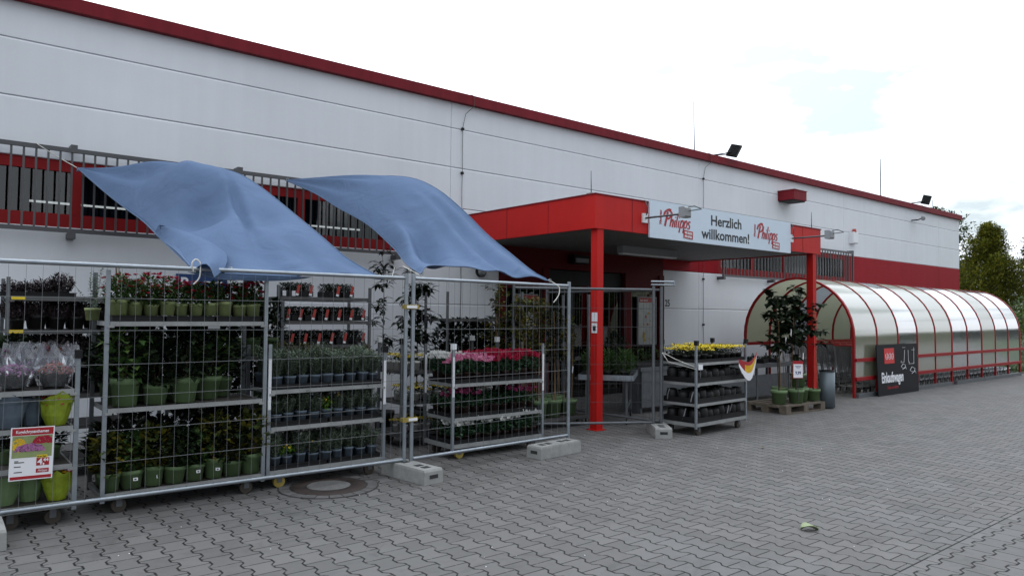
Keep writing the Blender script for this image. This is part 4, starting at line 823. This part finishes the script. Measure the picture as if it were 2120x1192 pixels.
limebag(.83,6.58,.742,'flower bouquet in lime green wrap on the second shelf of the left edge trolley',s=1.1)
limebag(.53,6.60,.742,'plant in crumpled pale blue wrap beside the lime green bouquet',False,'bluepot',1.15); limebag(.68,6.68,.742,'dark plant in pale wrap behind the bouquets on the left edge trolley',False,'bluepot',1.0)
limebag(.85,6.58,.17,'lime green wrapped plant at the base of the left edge trolley below the poster',s=1.0); limebag(.52,6.62,.17,'lime wrapped plant at the lower left corner of the left edge trolley',False,'pot'); limebag(.68,6.66,.17,'green wrapped plant between the two lime wraps on the trolley base',False,'pot')
for i in range(3): inst('potted_shrub',bigA[1],(.55+.14*i,6.75+.02*i,.452),i,.6,ORD[i]+' small dark shrub from left on the third shelf, left edge trolley','potted shrub','small dark shrubs on the left edge trolley')
inst('potted_shrub',bigA[1],(.60,7.3,.742),2,.9,'dark shrub at the back of the second shelf, left edge trolley','potted shrub'); inst('potted_shrub',bigA[1],(.72,7.3,.17),3,.9,'dark shrub at the back of the base, left edge trolley','potted shrub')
# poster on fence
q=thing('price_poster','red and white chrysanthemum price poster reading 4,44 on the left fence panel','poster',(.52,6.372,.385),rad(-1)); q.rotation_euler=(rad(2),rad(1),rad(-1))
w,h=.27,.385
boxp('sheet',q,'paper',0,w,-.003,0,0,h); boxp('header',q,'logo',0.008,w-.008,-.0045,-.0032,h-.058,h-.006); boxp('footer',q,'logo',.008,w-.008,-.0045,-.0032,.008,.03)
boxp('picture_ground',q,'limepot',.012,w-.012,-.0045,-.0032,.165,h-.062)
text('Kugelchrysanthemen',.031,face_y(.03,-.0048,h-.042),'paper',q,bold=.0006,xs=.78)
r_=random.Random(4); b=MB()
for (c,cx_,cz_,rx,rz_,nn) in ((0,.055,.255,.05,.06,150),(1,.20,.265,.065,.055,220),(2,.12,.21,.095,.055,320)):
    b.cur=c
    for k in range(nn):
        a=r_.uniform(0,PI) if c!=0 else r_.uniform(0,2*PI); m_=math.sqrt(r_.random()); x=cx_+rx*m_*math.cos(a); z=cz_+rz_*m_*math.sin(a) if c else cz_+rz_*.8*m_*math.sin(a)
        x=min(max(x,.018),w-.018); z=min(max(z,.172),h-.07); b.disc((x,-.005-.0004*c-.000001*k,z),.0065,(0,-1,0),6)
b.build('flower_picture',['forg','fcrim','fpurp'],q)
boxp('price_box',q,'logo',.165,.245,-.0045,-.0032,.10,.155); boxp('pot_size_flag',q,'tagyel',.165,.232,-.0055,-.0046,.157,.178); text('20 cm Topf',.0165,face_y(.168,-.0058,.162),'ink',q,xs=.72,bold=.0004)
text('4,',.062,face_y(.172,-.0048,.108),'paper',q,bold=.0016); text('44',.034,face_y(.207,-.0048,.128),'paper',q,bold=.001)
boxp('brand_box',q,'logo',.165,.245,-.0045,-.0032,.048,.078); text('Philipps',.022,face_y(.175,-.0048,.056),'paper',q,shear=.3,xs=.9)
b=MB()
for k,(x0_,x1_,z_) in enumerate(((.03,.055,.138),(.03,.09,.128),(.03,.07,.098),(.03,.08,.058))): b.box(x0_,x1_,-.0043,-.0032,z_,z_+.006)
b.build('small_print','ink',q)
# T6 heather trolleys
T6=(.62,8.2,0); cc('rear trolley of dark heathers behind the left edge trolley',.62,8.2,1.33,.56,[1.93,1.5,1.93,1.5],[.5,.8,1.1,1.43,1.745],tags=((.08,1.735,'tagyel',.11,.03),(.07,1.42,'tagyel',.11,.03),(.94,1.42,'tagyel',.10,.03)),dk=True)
rows(T6,heK,'heather','heather','dark heather','second shelf, heather trolley',.0,1.33,8,.02,.54,3,1.435,'heathers on the second shelf of the rear heather trolley',1.3)
rows(T6,heK,'heather','heather','dark heather','third shelf, heather trolley',.0,1.33,8,.02,.54,3,1.105,'heathers on the third shelf of the rear heather trolley',1.35)
rows(T6,heK,'heather','heather','dark heather','fourth shelf, heather trolley',.0,1.33,8,.02,.54,2,.805,'heathers on the fourth shelf of the rear heather trolley',1.35)
rows(T6,heK,'heather','heather','purple brown heather','top board, heather trolley',-.02,.52,4,.03,.3,1,1.70,'heathers on top of the rear heather trolley',1.15)
tray(T6,-.06,.55,.0,.4,1.748,'dark tray under the purple heathers on top of the rear trolley')
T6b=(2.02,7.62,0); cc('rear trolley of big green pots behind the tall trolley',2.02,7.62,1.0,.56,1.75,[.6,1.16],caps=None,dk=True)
for i,x in enumerate((.10,.32,.54,.72,.91)): inst('potted_shrub',bigA[1],(2.02+x,7.62+.15,1.165),i,.86,ORD[i]+' green pot from left on the rear trolley behind the tall trolley','potted shrub','green pots on the rear trolley')
for i,x in enumerate((.12,.37,.62,.86)): inst('potted_shrub',bigA[1],(2.02+x,7.62+.2,.605),i,1.0,ORD[i]+' dark shrub from left on the lower shelf, rear green pot trolley','potted shrub','dark shrubs on lower shelf of the rear green pot trolley')
# T5 red tagged boxes
T5=(3.12,8.0,0); cc('rear trolley of black boxes with red tags behind the herb trolley',3.12,8.0,1.15,.56,1.93,[.72,1.0,1.24,1.52,1.80],tags=((.06,1.84,'paper',.04,.06),(.17,1.84,'paper',.04,.06)),dk=True)
def tagbox():
    b=MB(); b.box(-.068,.068,0,.34,.004,.07); m0=b.mesh('box','blackm'); b=MB(); r_=random.Random(3)
    for k in range(750): b.leaf((r_.uniform(-.072,.072),r_.uniform(0,.34),.06+.1*r_.random()),rv(r_,r_.uniform(0,1)),.028,.018)
    m1=b.mesh('foliage','dleaf'); b=MB(); R=Matrix.Rotation(rad(12),3,'Y'); b.box(-.017,.017,-.012,-.009,.04,.14,R,(.02,-.005,0)); b.cur=1; b.box(-.017,.017,-.0125,-.0085,.015,.0395,R,(.02,-.005,0)); m2=b.mesh('tag',['tagred','paper'])
    b=MB(); b.disc((-.01,.05,.15),.045,(0,-.8,1),8,.02); b.disc((.02,.12,.155),.04,(0,-.4,1),8,.02); m3=b.mesh('film','film'); return [('box',m0,[]),('foliage',m1,[]),('tag',m2,[]),('film',m3,[])]
TB=tagbox()
for z,w,xs_ in ((1.803,'top shelf',(.16,.32,.66,.84)),(1.523,'second shelf',(.05,.20,.36,.52,.68,.84,1.0)),(1.243,'third shelf',(.10,.26,.43,.59,.76,1.0))):
    for i,x in enumerate(xs_): inst('tagged_plant_box',TB,(3.12+x+.04,8.03,z),0,1,'black plant box with red tag, %s from left, %s of the red tag trolley'%(ORD[i],w),'plant box','red tagged plant boxes on the rear trolley')
rows(T5,hbK,'bud_heather','heather','yellow green bud heather','fourth shelf, red tag trolley',-.05,1.12,8,-.1,.3,2,1.0,'bud heathers on the red tag trolley',1.15)
rows(T5,hbK,'bud_heather','heather','yellow green bud heather','fifth shelf, red tag trolley',-.05,1.12,8,-.1,.3,2,.72,'bud heathers on the red tag trolley lower shelf',1.15)
# T4 yellow chrysanthemum trolley
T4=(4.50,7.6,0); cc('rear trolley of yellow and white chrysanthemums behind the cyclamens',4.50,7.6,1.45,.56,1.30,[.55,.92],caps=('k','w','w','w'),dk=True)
def f4(i,j): return (chrK['white'],'white chrysanthemum') if i in (2,3,4) else (chrK['potted'],'yellow chrysanthemum in pale pot')
rows(T4,None,'potted_chrysanthemum','potted chrysanthemum','','top shelf, rear chrysanthemum trolley',.0,1.45,9,.0,.5,3,.925,'chrysanthemums on the rear chrysanthemum trolley',1.0,f4)
rows(T4,chrK['potted'],'potted_chrysanthemum','potted chrysanthemum','yellow chrysanthemum in pale pot','middle shelf, rear chrysanthemum trolley',.0,1.45,9,.0,.3,2,.555,'chrysanthemums on the rear chrysanthemum trolley middle shelf',1.0)
rows(T4,chrK['potted'],'potted_chrysanthemum','potted chrysanthemum','yellow chrysanthemum in pale pot','base, rear chrysanthemum trolley',.0,1.45,9,.0,.3,2,.175,'chrysanthemums on the rear chrysanthemum trolley base',1.0)
# slender trees
def treelet(seed,h,z0,nl,L,Wd,m,R=.18,trunk=.012,bare=.35,pot='pot',canes=0,pots=1.0):
    r=random.Random(seed); tree=[]
    pm=potmesh(.15*pots,.26*pots,pot,n_=22); z=.24*pots
    b=MB(); top=Vector((r.uniform(-.05,.05),r.uniform(-.05,.05),h)); pts=[Vector((0,0,z)).lerp(top,i/6)+Vector((r.uniform(-.015,.015),r.uniform(-.015,.015),0))*(i>0) for i in range(7)]
    for i in range(6): b.tube(pts[i],pts[i+1],trunk*(1-i*.13),6,trunk*(1-(i+1)*.13))
    tips=[]
    for k in range(max(2,int(nl/9))):
        t=r.uniform(bare,1); p=Vector((0,0,z)).lerp(top,t); d=rv(r,r.uniform(.2,1.0)).normalized(); q=p+d*R*r.uniform(.4,1.1)*(1.1-t*.55); b.tube(p,q,trunk*.35,4,.0015); tips.append((p,q))
    me=b.mesh('trunk','stem'); b=MB()
    for k in range(nl):
        p,q=tips[k%len(tips)]; t=r.uniform(.25,1.05); a=p.lerp(q,t); b.leaf(a,rv(r,r.uniform(-.7,.5)),L*r.uniform(.6,1.15),Wd*r.uniform(.7,1.1))
    fo=b.mesh('foliage',m); tree=[('pot',pm,[]),('trunk',me,[]),('foliage',fo,[])]
    if canes:
        b=MB()
        for k in range(canes): d=rv(r)*.08; b.tube((d.x,d.y,.15),(d.x*.4+r.uniform(-.05,.05),d.y*.4,h*r.uniform(.75,1)),.005,5)
        tree.append(('cane',b.mesh('cane','cane'),[]))
    return tree
for (x,y,h,nl,L,Wd,m,R,lb,sd_,pt,ca) in (
  (5.05,9.0,2.45,330,.15,.055,'dleaf',.36,'tall narrow leafed tree against the white wall behind the fence joint',1,'blackpot',0),
  (5.60,9.05,2.02,480,.2,.08,'dleaf',.45,'dark broad leafed tree in front of the white wall right of the fence joint',2,'blackpot',0),
  (5.32,8.7,2.2,200,.14,.06,'dleaf',.24,'slim dark tree between the two dark trees behind the fence joint',12,'blackpot',0),
  (2.72,8.75,2.25,40,.12,.04,'dleaf',.12,'dark staked tree peeking above the roses',3,'blackpot',2),(3.05,8.8,2.3,340,.13,.06,'dleaf',.28,'dark tree in front of the wall left of the red tag boxes',4,'blackpot',2),(1.65,8.95,2.15,8,.1,.03,'dleaf',.08,'bare staked plant beside the blue parking sign',5,'blackpot',3),
  (2.60,9.0,2.2,16,.1,.03,'dleaf',.1,'second bare staked plant right of the parking sign',25,'blackpot',3)):
    inst('potted_tree',treelet(sd_,h,0,nl,L,Wd,m,R,canes=ca,pot=pt,bare=.25),(x,y,0),0,1,lb,'potted tree')
q=thing('climbing_rose','airy light green climber at the left end of the rose shelf','potted plant',(1.12,6.98,1.54)); 
o=bpy.data.objects.new('foliage',sprigmesh(91,14,.42,.16,.035,.018,'herb',14,.05)); COL.objects.link(o); o.parent=q; o=bpy.data.objects.new('pot',pl); COL.objects.link(o); o.parent=q
# T7 rear tall trolley by the wall
cc('tall empty topped rear trolley with dark shrubs beside the entrance wall',5.66,8.35,1.30,.56,1.93,[.85,1.55],dk=True)
for i in range(6): inst('potted_shrub',bigA[1],(5.80+i*.2,8.55,.855),i*1.1,1.05,ORD[i]+' dark shrub from left under the empty shelf of the wall side trolley','potted shrub','dark shrubs on the wall side trolley')
for i in range(6): inst('potted_shrub',bigA[1],(5.80+i*.2,8.55,.175),i*1.7,1.05,ORD[i]+' dark shrub from left on the base of the wall side trolley','potted shrub','dark shrubs on the wall side trolley base')
# T8 + autumn trees
cc('tall trolley of staked young trees left of the near red post',6.40,7.62,1.30,.56,1.93,[],base=.15,dk=True)
TX=[treelet(101,1.75,0,420,.085,.055,'yleaf',.34,.009,.42,'pot',3),treelet(102,1.65,0,420,.08,.055,'yleaf',.34,.009,.42,'pot',2),treelet(103,1.6,0,420,.085,.05,'dleaf',.32,.009,.35,'pot',3)]
for i,(x,y,k,s_,lb) in enumerate(((6.55,7.80,0,1.0,'leftmost'),(6.84,7.78,1,.98,'second'),(7.14,7.80,2,.95,'third'),(7.48,7.82,1,.86,'rightmost'),(6.70,8.05,2,1.05,'back left'),(7.05,8.05,0,1.0,'back middle'),(7.42,8.06,2,1.02,'back right'))):
    inst('potted_tree',TX[k],(x,y,.152),i*1.9,s_,lb+' staked young tree on the trolley left of the near red post','potted tree','staked young trees on the trolley by the red post')
inst('potted_tree',treelet(105,2.0,0,420,.085,.055,'yleaf',.34,.01,.45,'blackpot',2),(6.1,7.8,0),1,.98,'autumn coloured young tree behind the right end of the front fence','potted tree')
inst('potted_tree',treelet(106,1.95,0,420,.085,.055,'yleaf',.34,.01,.35,'blackpot',2),(6.22,7.35,0),2,.92,'orange tinged young tree behind the right fence post','potted tree')
for (x,y,z,lb) in ((7.45,7.70,.82,'white paper tag hanging on the staked tree by the near red post'),(6.1,7.55,.72,'white paper tag hanging low behind the right fence post')):
    b=MB(); R=Matrix.Rotation(.4,3,'Y'); b.box(-.022,.022,-.0012,.0012,-.05,.05,R); single(b,'plant_tag','paper',lb,'tag',None,(x,y,z),rad(30))
# display table near the doors
q=thing('display_table','grey metal trolley table of green plants behind the entrance fence','display table',(8.12,7.12,0),rad(38))
b=MB()
for a in ((0,1.2,-.01,.0,.66,.74),(0,1.2,.8,.81,.66,.74),(-.01,0,0,.8,.66,.74),(1.2,1.21,0,.8,.66,.74)): b.box(*a)
b.cur=1; b.box(0,1.2,0,.8,.67,.68); b.build('tray_top',['galv','shelfb'],q)
for x in (.12,1.08):
    for y in (.1,.7):
        b=MB(); b.box(x-.015,x+.015,y-.015,y+.015,.12,.665); l_=b.build('leg','galvd',q); b=MB(); b.tube((x,y-.012,.05),(x,y+.012,.05),.048,14); b.cur=1; b.tube((x,y-.016,.05),(x,y+.016,.05),.02,10); b.build('wheel',['blackm','castw'],l_)
b=MB(); b.box(.12,1.08,.09,.11,.24,.27); b.box(.12,1.08,.69,.71,.24,.27); b.build('brace','galvd',q)
gp=kind(pbk,[bushmesh(110+i,.13,.26,.09,130,.11,.022,'leaf')[0] for i in range(2)],None)
rows((8.12,7.12,rad(38)),gp,'green_plant','potted plant','long leafed green plant in black pot','trolley table',.02,1.15,6,.02,.75,3,.69,'green plants on the trolley table',1.0)
inst('potted_shrub',bigA[1],(8.62,7.95,.69),0,.9,'small dark tree standing among the green plants on the trolley table','potted shrub')
# T9 entrance trolley
a9=rad(3.5); T9=(8.14,6.02,a9); cc('trolley of yellow chrysanthemums and black wrapped pots right of the entrance fence',8.14,6.02,1.30,.56,1.27,[.43,.71,.985],caps='kkkk',rz=a9,tags=((.08,.93,'paper',.10,.07),))
rows(T9,chrK['yellow'],'potted_chrysanthemum','potted chrysanthemum','yellow chrysanthemum','top shelf, entrance trolley',.02,1.26,8,.0,.55,4,.99,'yellow chrysanthemums on the entrance trolley',1.15)
def barrel(stripe):
    b=MB(); b.lathe([(0,.0),(.055,.0),(.072,.03),(.08,.09),(.072,.15),(.05,.175),(0,.18)],16); m0=b.mesh('wrapped_pot','blackm'); b=MB()
    for k in range(7): a0=-1.1+k*.16; z0=.02+k*.022; r0=.0735+.008*math.sin(PI*k/6); x=(-.02+.006*k); b.add([(x-.008,-r0-.002+x*x,z0),(x+.008,-r0-.002,z0),(x+.014,-r0-.004,z0+.023),(x-.002,-r0-.004,z0+.023)],[(0,1,2,3)])
    m1=b.mesh('sleeve_stripe',stripe); b=MB(); r_=random.Random(2)
    for k in range(60): d=rv(r_); b.leaf(d*.05+Vector((0,0,.16)),d+Vector((0,0,.4)),.03,.016)
    return [('wrapped_pot',m0,[]),('sleeve_stripe',m1,[]),('foliage',b.mesh('foliage','dleaf'),[])]
BW,BY=barrel('lamp'),barrel('fyel')
for z,w in ((.713,'second shelf'),(.433,'third shelf'),(.175,'base')):
    rows(T9,[BW],'wrapped_pot_plant','wrapped plant','pale striped black wrapped pot',w+', entrance trolley',.03,1.26,8,.0,.54,3,z,'black wrapped pots on the entrance trolley '+w,1.0,
      (lambda i,j,w=w:([BY],'yellow striped black wrapped pot') if (w=='third shelf' and i in (2,5) or w=='base' and i==2) else ([BW],'pale striped black wrapped pot')))
for z_,w_ in ((.713,'second shelf'),(.433,'third shelf'),(.175,'base')):
    for k in range(2): tray(T9,.03+.62*k,.64+.62*k,.0,.55,z_,('left','right')[k]+' black tray on the '+w_+' of the entrance trolley',h=.07)
for k in range(2): tray(T9,.03+.62*k,.64+.62*k,.005,.55,.988,('left','right')[k]+' black tray under the yellow chrysanthemums')
q=thing('price_flag','curled red and yellow price flag on the corner of the entrance trolley','price flag',(8.14+1.12,6.02+.035,.87),a9); q.scale=(1.45,1.2,1.45)
b=MB(); vs=[]
for i in range(9):
    for j in range(6):
        u=i/8; v=j/5; wv=.17*math.sin(PI*min(1,u*1.0)) ; x=-.12+.34*u; z=.10-(.10*math.sin(PI*u)+.0)*.6-v*.19*math.sin(PI*(.12+.80*u))+.06*u; vs.append((x,-.05-.03*math.sin(3*u),z))
for i in range(8):
    for j in range(5): b.cur=(1 if j<1 else 2 if j<3 and 1<i<7 else 1 if j<3 else 0); b.add([vs[i*6+j],vs[(i+1)*6+j],vs[(i+1)*6+j+1],vs[i*6+j+1]],[(0,1,2,3)],False)
o=b.build('flag',['paper','logo','forg'],q); md=o.modifiers.new('t','SOLIDIFY'); md.thickness=.002
b=MB(); b.path([(7.96,6.46,1.12),(8.05,6.3,1.03),(8.14,6.03,.93),(8.2,6.0,.92)],.004,5); b.path([(7.96,6.46,1.12),(7.9,6.3,1.0),(8.14,6.0,.9)],.003,5); single(b,'tie_cord','rope','pale cord stretched from the entrance fence post to the chrysanthemum trolley','cord')
# bench tables with black crates behind
q=thing('bench_table','grey display bench with black plant trays along the white wall','display table',(11.2,7.75,0)); 
b=MB(); b.box(0,2.5,0,.6,.64,.72); b.build('top','galvd',q)
for x in (.1,1.25,2.4):
    for y in (.06,.54): b=MB(); b.box(x-.02,x+.02,y-.02,y+.02,0,.64); b.build('leg','galvd',q)
b=MB(); b.box(.1,2.4,.05,.08,.1,.5); b.build('panel','galvd',q)
def crate(x,y,z,lb,rz=0):
    q=thing('plant_crate',lb,'plant crate',(x,y,z),rz,'black plant crates on the bench'); b=MB(); b.box(-.19,.19,-.13,.13,.004,.07)
    for s in (-1,1): b.box(-.2,.2,s*.14-.006,s*.14+.006,.001,.075)
    b.build('crate','blackm',q); b=MB(); r_=random.Random(int(x*40))
    for k in range(130): b.leaf((r_.uniform(-.18,.18),r_.uniform(-.12,.12),.06+r_.random()*.05),rv(r_,r_.uniform(.1,1.2)),.05,.03)
    b.build('foliage','dleaf',q); b=MB(); b.path([(-.1,-.14,.1),(0,-.14,.2),(.1,-.14,.1)],.008,5); b.build('handle','blackm',q)
for i,x in enumerate((11.4,11.85,12.3,12.75,13.2)): crate(x,7.95,.722,'black plant crate %s from left on the bench behind the pallet'%ORD[i],.1*i)
b=MB(); b.box(0,1.6,0,.5,.70,.76); b.box(0.05,1.55,.02,.06,.1,.7); q=thing('bench_table','second grey display bench behind the entrance trolley','display table',(9.2,7.9,0)); b.build('top','galvd',q)
for x in (.05,1.5): b=MB(); b.box(x,x+.04,.05,.45,0,.7); b.build('leg','galvd',q)
for i in range(4): 
    qq=thing('plant_crate','dark leafy crate %s from left on the bench behind the entrance trolley'%ORD[i],'plant crate',(9.4+i*.4,8.12,.762)); b=MB(); b.box(-.18,.18,-.13,.13,.002,.09); b.build('crate','blackm',qq)
    o=bpy.data.objects.new('foliage',bushmesh(200+i,.17,.20,.08,120,.06,.035,'leaf' if i<2 else 'dleaf')[0]); COL.objects.link(o); o.parent=qq
# pallet and fruit trees
q=thing('wooden_pallet','weathered wooden pallet carrying the green potted trees','pallet',(11.15,6.44,0),rad(-2))
b=MB()
for k in range(5): b.cham(0,1.2,0,.10+.0,0,.02); 
b=MB()
for k in range(5): y=k*.175; b.box(0,1.2,y,y+.12,.122,.144)
for x in (0,.53,1.06): b.box(x,x+.14,0,.82,.1,.1215)
b.build('deck','wood',q)
for x in (0,.53,1.06):
    for y in (0,.34,.68): bb=MB(); bb.box(x,x+.14,y,y+.14,.022,.0995); bb.build('block','wood',q)
b=MB()
for y in (0,.34,.68): b.box(0,1.2,y,y+.12,.001,.0215)
b.build('runner','wood',q)
for i,(x,y,z,h,nl,L,lb,sd_) in enumerate(((11.33,6.68,.146,1.85,110,.14,'leftmost large leafed tree in green pot on the pallet',1),(11.70,6.58,.146,1.75,90,.15,'second large leafed tree from left on the front of the pallet',2),(12.02,6.72,.40,1.62,150,.15,'tallest large leafed tree in the raised green pot on the pallet',3),(12.28,6.58,.146,1.78,44,.13,'thin large leafed tree in the right corner pot of the pallet',4),(11.86,6.98,.146,1.75,110,.15,'large leafed tree at the back of the pallet',5))):
    inst('potted_tree',treelet(300+sd_,h,0,int(nl*1.5),L*1.2,L*.92,'dleaf',.33 if i!=2 else .42,.011,.34 if i!=3 else .45,'pot',1,pots=.90 if i!=3 else .80),(x,y,z),i*1.1,1,lb,'potted tree','large leafed trees on the pallet')
for x,y in ((12.0,6.66),(12.16,6.78)):
    o=tag(bpy.data.objects.new('empty_pot',pgl),'upturned green pot under the raised tree, %s of the two'%('left' if x<12.1 else 'right'),'pot','upturned green pots on the pallet'); COL.objects.link(o); o.location=(x,y,.146); o.scale=(.9,.9,.9)
for x,y,z,lb in ((11.80,6.50,.95,'white tag hanging from the pallet trees near the sign'),(11.5,6.55,1.35,'small white tag high on the leftmost pallet tree'),(11.35,6.56,1.22,'pale tag hanging in the leaves of the leftmost pallet tree')):
    b=MB(); R=Matrix.Rotation(.3,3,'Y'); b.box(-.04,.04,-.0015,.0015,-.06,.06,R); single(b,'plant_tag','paper',lb,'tag',None,(x,y,z),rad(20))
q=thing('price_sign','small red framed price sign reading 9,99 on a stake at the pallet','sign',(11.50,6.43,.08),rad(-35)); q.scale=(.85,.85,.88)
b=MB(); b.tube((0,0,.146),(0,0,.62),.007,6); b.build('stake','rod',q); boxp('frame',q,'logo',-.105,.105,-.004,.004,.58,.91); boxp('sheet',q,'paper',-.095,.095,-.007,-.0045,.59,.85)
text('9,99',.085,face_y(0,-.0075,.655),'tagblue',q,bold=.002,align='CENTER',xs=.8); b=MB(); b.box(-.06,.06,-.0085,-.0072,.81,.818); b.box(-.05,.05,-.0085,-.0072,.79,.797); b.box(-.03,.03,-.0085,-.0072,.765,.772); b.build('small_print','tagblue',q)
q=thing('litter_bin','grey cylindrical metal bin beside the right red post','bin',(12.62,6.5,0)); b=MB(); b.lathe([(.0,.02),(.13,.02),(.13,.66),(.115,.66),(.115,.4),(0,.4)],28); b.build('body','binm',q); b=MB(); b.lathe([(.128,.655),(.137,.655),(.137,.675),(.112,.675)],28); b.build('rim','blackm',q)
# fallen leaf and crumbs
def ground_leaf(x,y,lb,m,s=1,rz=0):
    b=MB(); n_=9; vs=[]
    for i in range(n_):
        t=i/(n_-1); w=.045*math.sin(PI*t)**.8; zz=.012+.02*math.sin(PI*t*1.3)
        vs+=[(t*.16-.08,-w,zz+.014),(t*.16-.08,0,zz-.006),(t*.16-.08,w,zz+.018)]
    b.add([(v[0]*s,v[1]*s,v[2]*s) for v in vs],[(3*i+j,3*i+3+j,3*i+4+j,3*i+1+j) for i in range(n_-1) for j in range(2)],True); single(b,'fallen_leaf',m,lb,'leaf',None,(x,y,.001),rz)
ground_leaf(5.31,2.88,'pale green fallen leaf on the paving at lower right','leafgr',1.0,rad(-25)); ground_leaf(8.1,5.0,'tiny dry leaf on the paving in front of the entrance trolley','castor',.45,.5)
r_=random.Random(21); b=MB()
for k in range(60):
    x=r_.uniform(.5,9); y=r_.uniform(2.3,6.1); s_=r_.uniform(.002,.006); b.disc((x,y,.004+s_*.5),s_,(r_.uniform(-.3,.3),r_.uniform(-.3,.3),1),5,s_)
o=b.build('paving_crumbs','paper'); tag(o,label='scattered pale crumbs and petals on the paving',cat='litter',kind='stuff')
# ------------------------------------------------------------------ trees
def bigtree(x,y,h,R,nl,L,m,label,seed,shape='cone',zc=.8,trunkr=.16,grp=None):
    r=random.Random(seed); T=thing('tree',label,'tree',(x,y,0),0,grp); b=MB(); b.tube((0,0,0),(0,0,h*.75),trunkr,10,trunkr*.25)
    cl=[]
    nb=int(130 if shape!='small' else 30)
    for k in range(nb):
        t=(k+.5)/nb; z=zc+(h-zc)*t
        prof={'cone':(1-t)**.62*(.55+.45*min(1,t*5)),'round':math.sin(PI*min(.98,.12+t*.86))**.7,'small':math.sin(PI*min(.98,.2+t*.8))**.6}[shape]
        d=rv(r); rr=R*prof*r.uniform(.45,1.0); q=Vector((d.x*rr,d.y*rr,z+r.uniform(-.2,.3))); cl.append((q,max(.36,R*.42*prof+.15)))
        b.tube((0,0,z*.8),q,trunkr*.2,4,.01)
    b.build('trunk','bark',T); b=MB()
    for k in range(nl):
        q,c=cl[r.randrange(len(cl))]; d=Vector((r.gauss(0,1),r.gauss(0,1),r.gauss(0,1))).normalized()*c*r.random()**.45; p=q+d; b.leaf(p,d.normalized()+Vector((r.uniform(-.6,.6),r.uniform(-.6,.6),r.uniform(-.1,.7))),L*r.uniform(.6,1.2),L*.6*r.uniform(.7,1.1))
    b.build('crown',m,T)
bigtree(39.2,12.2,5.85,1.95,40000,.13,'t1','broad yellow green hornbeam like tree beyond the end of the store',1,'cone')
bigtree(43.5,16.5,7.4,2.8,9000,.2,'t2','dark green tree half hidden behind the corner of the store',2,'round',1)
bigtree(47,12.4,6.4,1.5,6000,.2,'t2','dark leafy top rising behind the yellow green tree',3,'cone',1)
bigtree(46,10.6,4.3,2.0,7000,.2,'t2','dark evergreen tree at the right edge of the picture',4,'round',.5)
bigtree(33.5,8.6,2.3,1.3,5000,.12,'t3','fresh green bush just behind the far end of the arched shelter',5,'small',.2,.05)
bigtree(37.5,9.0,2.8,1.8,6000,.14,'t2','dark green bush on the lawn right of the fresh bush',6,'small',.2,.05)
bigtree(52,18,5,3.5,6000,.28,'t2','far dark tree seen beyond the lawn',7,'round',.5)
# far hedge belt behind the car park (seen only as reflections)
r_=random.Random(9); b=MB()
for k in range(2600):
    y=r_.uniform(-48,-3); b.leaf((170+r_.uniform(-3,3),y,r_.random()*8),(r_.uniform(-.3,.3),r_.uniform(-1,1),r_.uniform(-.2,1)),2.4*r_.uniform(.6,1.2),1.6)
for k in range(11000):
    x=r_.uniform(-60,170); hmax=4.5+2.5*math.sin(x*.13)+1.5*math.sin(x*.41+2); b.leaf((x,-48+r_.uniform(-3,3),r_.random()*hmax),(r_.uniform(-1,1),r_.uniform(-.3,.3),r_.uniform(-.2,1)),2.0*r_.uniform(.6,1.2),1.3)
tag(b.build('tree_belt','t2'),label='far belt of trees across the car park',cat='trees',kind='stuff')
import collections
dup=[k for k,v in collections.Counter(ALL).items() if v>1]; print('things',len(ALL),'dup labels',len(dup))
